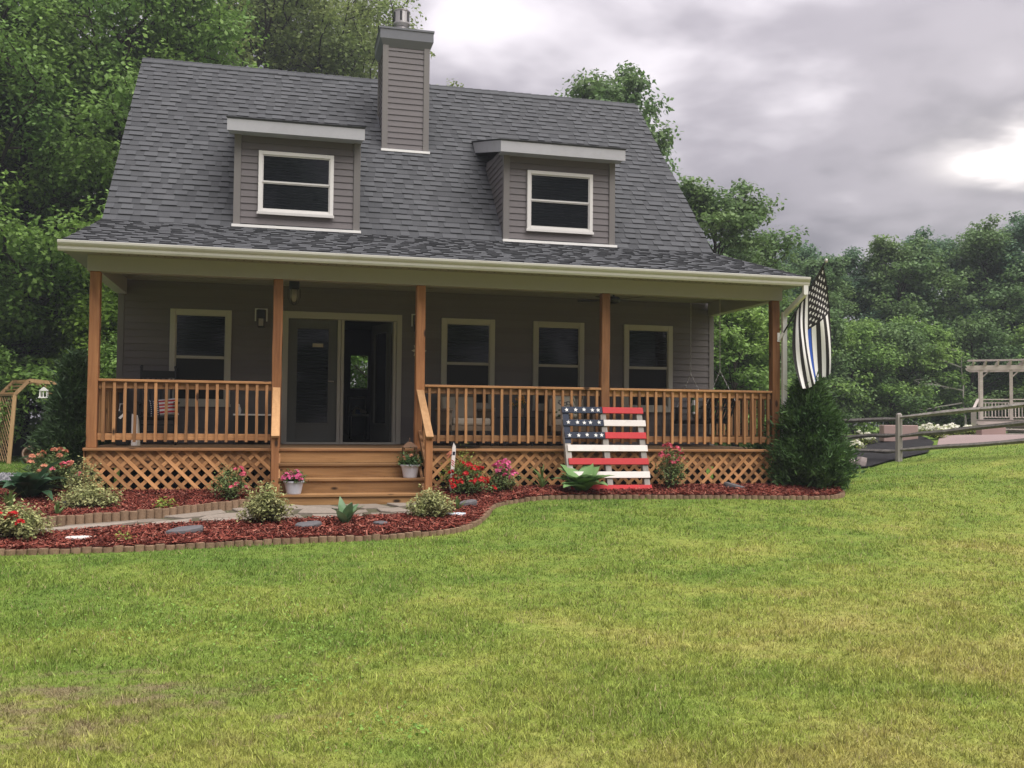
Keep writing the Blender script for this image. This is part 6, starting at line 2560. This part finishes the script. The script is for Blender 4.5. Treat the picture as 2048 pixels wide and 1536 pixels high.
def right_yard():
    # black mulched bank behind the fence
    def sheet(name, poly, dz, mat, lift=0.012):
        m = MB()
        c = np.mean(np.array(poly), 0)
        ring = [np.array(p) for p in poly]
        N = len(ring)
        rows = 7
        for r in range(rows + 1):
            s = r / rows
            for p in ring:
                q = p * (1 - s) + c * s
                m.v.append((q[0], q[1], G(q[0], q[1]) + lift + dz(q[0], q[1])))
        for r in range(rows):
            for k in range(N):
                a, b = r * N + k, r * N + (k + 1) % N
                m.f.append((a, b, b + N, a + N))
                m.mi.append(0)
        o = m.obj(name, mat, smooth=True)
        tag(o, kind='structure')
    dense = lambda P: [tuple(np.array(P[i]) * (1 - t) + np.array(P[(i + 1) % len(P)]) * t) for i in range(len(P)) for t in (0, .25, .5, .75)]
    sheet('mulch_bank', dense([(12.4, 2.9), (13.4, 3.3), (15.2, 4.5), (16.6, 5.0), (18.3, 7.0), (19.6, 9.2), (19.2, 11.2), (17.0, 11.5), (13.5, 8.0), (12.0, 5.0)]), lambda x, y: .03, 'blackmulch')
    sheet('patio', dense([(17.6, 6.0), (19.2, 4.2), (24.0, 5.5), (29.5, 16.5), (26.5, 17.2), (21.5, 10.8)]), lambda x, y: .02, 'patio')
    # rubble stones at the foot of the bank
    for k, (x, y, rx, lab) in enumerate([(13.55, 3.75, .16, 'pinkish rubble stone by the evergreen, leftmost of three below the fence'), (13.95, 4.05, .17, 'pinkish rubble stone below the fence, middle of three'), (14.42, 4.30, .15, 'tilted grey rubble stone below the fence, rightmost of three')]):
        o = rock('rubble_stone', lab, x, y, rx, .12, .16, 'rubble', 60 + k, .4 * k, (.2, .3 * (k - 1)), n=6)
        o.location.z = G(x, y) + .04
    for x, y, w, d, h, rz, lab in ((18.55, 8.75, .88, .45, .44, -.35, 'large pink concrete block behind the fence post'), (20.9, 8.1, .62, .4, .24, -.35, 'low pink concrete block at the foot of the pergola steps')):
        o = MB().box(-w / 2, w / 2, -d / 2, d / 2, 0, h).obj('concrete_block', 'pinkblock')
        o.location = (x, y, G(x, y) + .005)
        o.rotation_euler = (0, 0, rz)
        soft(o, .015)
        tag(o, lab, 'concrete block')
    # white flowering clumps
    spots = [(17.15, 9.6, .42, 'white phlox clump nearest the corner evergreen'), (17.65, 9.0, .40, 'white phlox clump just left of the large pink block'), (16.9, 8.2, .22, 'low sprig of white phlox on the black bank'),
             (19.25, 9.6, .36, 'white phlox clump just right of the large pink block'), (19.7, 9.0, .38, 'white phlox clump second to the right of the large pink block'), (20.3, 8.9, .34, 'white phlox clump before the dead branches'), (19.05, 7.9, .36, 'white phlox clump spilling over the patio edge'), (20.75, 8.7, .28, 'white phlox clump next to the pergola steps')]
    for k, (x, y, r, lab) in enumerate(spots):
        t = thing('white_phlox', lab, 'flowers', (x, y, G(x, y) + .03), k, 'white phlox clumps behind the fence')
        mb, V, T = gen_bush(80 + k, r, r * .75, 900, .05, 60)
        link('foliage', np_mesh('foliage', V, np.arange(len(V)).reshape(-1, 4), 'leaf_lime'), t)
        link('stems', mb.mesh('stems', 'stem'), t)
        rng = np.random.default_rng(k)
        me = blossom_mesh(90 + k, 'bl_white', .05, 9, .03)
        for q in range(34):
            o = link('blossom', me, t)
            o.location = tuple(T[q] * 1.05)
            o.rotation_euler = tuple(rng.normal(0, .4, 3))


right_yard()


def pergola():
    ox, oy = 29.75, 18.95
    zb = G(ox, oy)
    rz = R_(-38)
    t = thing('pergola', 'pale wooden pergola on a raised deck with railing at the right edge', 'pergola', (ox, oy, zb), rz)
    P = lambda m, n: m.obj(n, 'pergola', t)
    dz = .62 - zb * 0
    for k in range(4):                     # raised floor and its skirt boards
        P(MB().box(-.2, 4.2, -.04 - k * .0, 0.0, k * .15 + .01, k * .15 + .13), 'skirt_board')
    P(MB().box(-.25, 4.25, -.06, 2.0, .60, .64), 'deck')
    for x in (0.0, 1.06, 2.6, 4.1):
        P(MB().box(x - .06, x + .06, .02, .14, .64, 2.62), 'post')
        P(MB().beam((x + .05, .08, 2.35), (x + .30, .08, 2.60), .05, .06, up=(0, 1, 0)), 'brace')
    for x in (0.0, 4.1):
        P(MB().box(x - .06, x + .06, 1.7, 1.82, .64, 2.62), 'post')
    for y in (-.0, .16, 1.74):
        P(MB().prism([(-.55, 2.80), (-.50, 2.68), (-.36, 2.62), (4.6, 2.62), (4.6, 2.80)], y, y + .045), 'beam')
    for k in range(11):
        x = -.3 + k * .44
        out = [(-.45, 2.98), (-.42, 2.90), (-.32, 2.86), (-.24, 2.81), (2.1, 2.81), (2.1, 2.98)]
        m = MB()
        i, n = 0, len(out)
        m.v += [(x, y, z) for y, z in out] + [(x + .045, y, z) for y, z in out]
        m.f += [tuple(range(n)), tuple(range(2 * n - 1, n - 1, -1))] + [((q + 1) % n, q, q + n, (q + 1) % n + n) for q in range(n)]
        m.mi += [0] * (n + 2)
        P(m, 'rafter')
    P(MB().box(-.5, 4.6, .25, .31, 2.985, 3.02), 'purlin')
    P(MB().box(-.5, 4.6, -.35, -.29, 2.985, 3.02), 'purlin')
    for z0, z1 in ((1.42, 1.46), (1.28, 1.33), (.70, .75)):
        P(MB().box(.06, 4.1, .05, .10, z0, z1), 'rail')
    for k in range(34):
        x = .14 + k * .118
        P(MB().box(x - .02, x + .02, .03, .05, .72, 1.30), 'baluster')
    # steps and their slanting side rail
    for k in range(3):
        P(MB().box(-.15, 3.0, -.36 - .3 * k, -.06 - .3 * k, .42 - .18 * k, .46 - .18 * k), 'tread')
    P(MB().beam((-.12, .05, 1.45), (-.34, -.9, 1.0), .10, .04), 'handrail')
    P(MB().box(-.42, -.22, -.98, -.88, 0, 1.0), 'newel_panel')


pergola()


# ------------------------------------------------------------------ lawn grass
def lawn_grass():
    rng = np.random.default_rng(77)
    N = 620000
    # depth along the view axis, denser close up
    u = rng.random(N)
    d = 3.6 * (30 / 3.6) ** (u ** 1.05)
    half = (1024 / FPX) * 1.08
    lat = rng.uniform(-half, half, N) * d
    x = CAM[0] + _F[0] * d + _R2[0] * lat
    y = CAM[1] + _F[1] * d + _R2[1] * lat
    bedpoly = [tuple(p) for p in EDGE] + [(10.5, 2.0), (10.3, 12), (-.3, 12), (-.3, 2.5), (-1.0, 1.0), (-3.3, .9), (-3.3, -3.8)]
    keep = ~in_poly(x, y, bedpoly)
    keep &= ~in_poly(x, y, GRAVEL)
    keep &= ~in_poly(x, y, [(12.4, 2.9), (13.4, 3.3), (15.2, 4.5), (16.6, 5.0), (18.0, 5.8), (19.2, 4.2), (24.0, 5.5), (40, 20), (20, 20), (12.0, 5.0)])
    x, y, d = x[keep], y[keep], d[keep]
    n = len(x)
    # two blades in five gather into tufts
    tuft = rng.random(n) < .45
    nt = 26000
    td = 3.6 * (30 / 3.6) ** (rng.random(nt) ** 1.05)
    tl = rng.uniform(-half, half, nt) * td
    tx, ty = CAM[0] + _F[0] * td + _R2[0] * tl, CAM[1] + _F[1] * td + _R2[1] * tl
    pick = rng.integers(0, nt, n)
    ok = tuft & ~(in_poly(tx, ty, bedpoly) | in_poly(tx, ty, GRAVEL) | (td > 17))[pick]
    sp = .014 + .002 * td[pick]
    x = np.where(ok, tx[pick] + rng.normal(0, 1, n) * sp, x)
    y = np.where(ok, ty[pick] + rng.normal(0, 1, n) * sp, y)
    d = np.where(ok, td[pick], d)
    tuft = ok
    cl = np.sin(x * 3.1 + 1.3 * np.sin(y * 2.3)) * np.sin(y * 3.7 + np.sin(x * 2.9))
    fine = np.sin(x * 13 + 2 * np.sin(y * 9)) * np.sin(y * 11 + 2 * np.sin(x * 8))
    h = (.025 + .007 * cl + .006 * fine) * rng.uniform(.4, 1.5, n)
    h *= np.where(tuft, 1.28, .85) * (1 + .012 * np.maximum(d - 8, 0))
    # thin, flattened turf in the scuffed corner
    sc = np.exp(-(((x - 1.35) / 1.6) ** 2 + ((y + 8.35) / .9) ** 2))
    h *= 1 - .45 * sc * rng.random(n)
    w = (.0017 + .00038 * d) * rng.uniform(.7, 1.3, n)
    z = g(x, y) - .004
    a = rng.uniform(0, 2 * math.pi, n)
    lean = np.abs(rng.normal(0, .75, n)) * h
    la = rng.uniform(0, 2 * math.pi, n)
    tip = np.stack([x + np.cos(la) * lean, y + np.sin(la) * lean, z + h], -1)
    s = np.stack([np.cos(a) * w, np.sin(a) * w, 0 * w], -1)
    b = np.stack([x, y, z], -1)
    V = np.stack([b - s, b + s, tip], 1).reshape(-1, 3)
    o = link('grass', np_mesh('grass', V, np.arange(3 * n).reshape(n, 3), 'blades'))
    tag(o, 'mown lawn grass with yellowing and bare patches', 'grass', kind='stuff')
    # straw clippings lying on the lawn
    k = 420
    d = 3.7 * (14 / 3.7) ** rng.random(k)
    lat = rng.uniform(-half, half, k) * d
    x = CAM[0] + _F[0] * d + _R2[0] * lat
    y = CAM[1] + _F[1] * d + _R2[1] * lat
    q = ~in_poly(x, y, bedpoly)
    x, y = x[q], y[q]
    k = len(x)
    a = rng.uniform(0, 2 * math.pi, k)
    L = rng.uniform(.008, .03, k)
    z = g(x, y) + rng.uniform(.025, .045, k)
    dv = np.stack([np.cos(a) * L, np.sin(a) * L, rng.normal(0, .006, k)], -1)
    sv = np.stack([-np.sin(a), np.cos(a), 0 * a], -1) * .0012
    c = np.stack([x, y, z], -1)
    V = np.stack([c - dv - sv, c + dv - sv, c + dv + sv, c - dv + sv], 1).reshape(-1, 3)
    tag(link('straw_clippings', np_mesh('straw_clippings', V, np.arange(4 * k).reshape(k, 4), 'straw')), 'dry straw coloured clippings scattered over the lawn', 'clippings', kind='stuff')


lawn_grass()


def clover(x, y, r, n, seed, label):
    rng = np.random.default_rng(seed)
    q = rng.normal(0, r * .5, (n, 2))
    P = np.stack([x + q[:, 0], y + q[:, 1] * .7, 0 * q[:, 0]], -1)
    P[:, 2] = g(P[:, 0], P[:, 1]) + rng.uniform(.008, .030, n)
    nr = np.array([0, 0, 1.0]) + rng.normal(0, .45, (n, 3))
    nr /= np.linalg.norm(nr, axis=1, keepdims=True)
    V = leaf_quads(P, nr, rng.uniform(.012, .026, n), rng, .8)
    tag(link('clover_patch', np_mesh('clover_patch', V, np.arange(4 * n).reshape(n, 4), 'clover')), label, 'weeds', kind='stuff')


clover(2.55, -8.15, .38, 170, 1, 'patch of broad leaf weeds low in the lawn centre')
clover(2.95, -8.95, .35, 170, 2, 'patch of bright clover near the bottom of the lawn')
clover(1.6, -6.6, 1.3, 800, 3, 'spread of clover in the left part of the lawn')
clover(2.7, -7.3, .8, 420, 4, 'small clover patch in the middle of the lawn')


# ------------------------------------------------------------------ the wood on the far side of the lawn (mirrored in the dormer glass)
def wood_across_lawn():
    src = [o for o in bpy.data.objects if o.name.startswith('woodland_tree') and o.parent is None]
    for k, x in enumerate((-24, -15, -7, 1.5, 9.5, 18, 27)):
        o = copy_tree(src[k % 2])
        y = -33.0 - 3.0 * math.sin(k * 2.1)
        o.location = (x, y, G(x, y) - .03)
        o.rotation_euler = (0, 0, k * 1.9)
        o.scale = (1.5, 1.5, 1.45)
        side = ('far left', 'left', 'left of centre', 'centre', 'right of centre', 'right', 'far right')[k]
        tag(o, 'tree at the %s of the wood facing the house across the lawn' % side, 'tree', 'trees across the lawn from the house')


wood_across_lawn()


# ------------------------------------------------------------------ damp air
def haze():
    m = MB().box(-155, 155, -155, 155, -6.0, 30.0)
    me = bpy.data.meshes.new('haze')
    me.from_pydata(m.v, [], m.f)
    mat = bpy.data.materials.new('pale damp air')
    mat.use_nodes = True
    t = mat.node_tree
    t.nodes.clear()
    out = t.nodes.new('ShaderNodeOutputMaterial')
    v = t.nodes.new('ShaderNodeVolumePrincipled')
    v.inputs['Color'].default_value = (0.86, 0.93, 1.0, 1)
    v.inputs['Density'].default_value = HAZE
    v.inputs['Anisotropy'].default_value = 0.2
    t.links.new(v.outputs[0], out.inputs['Volume'])
    me.materials.append(mat)
    tag(link('haze', me), 'pale damp air over the whole yard', 'haze', kind='stuff')


HAZE = 0.001
haze()
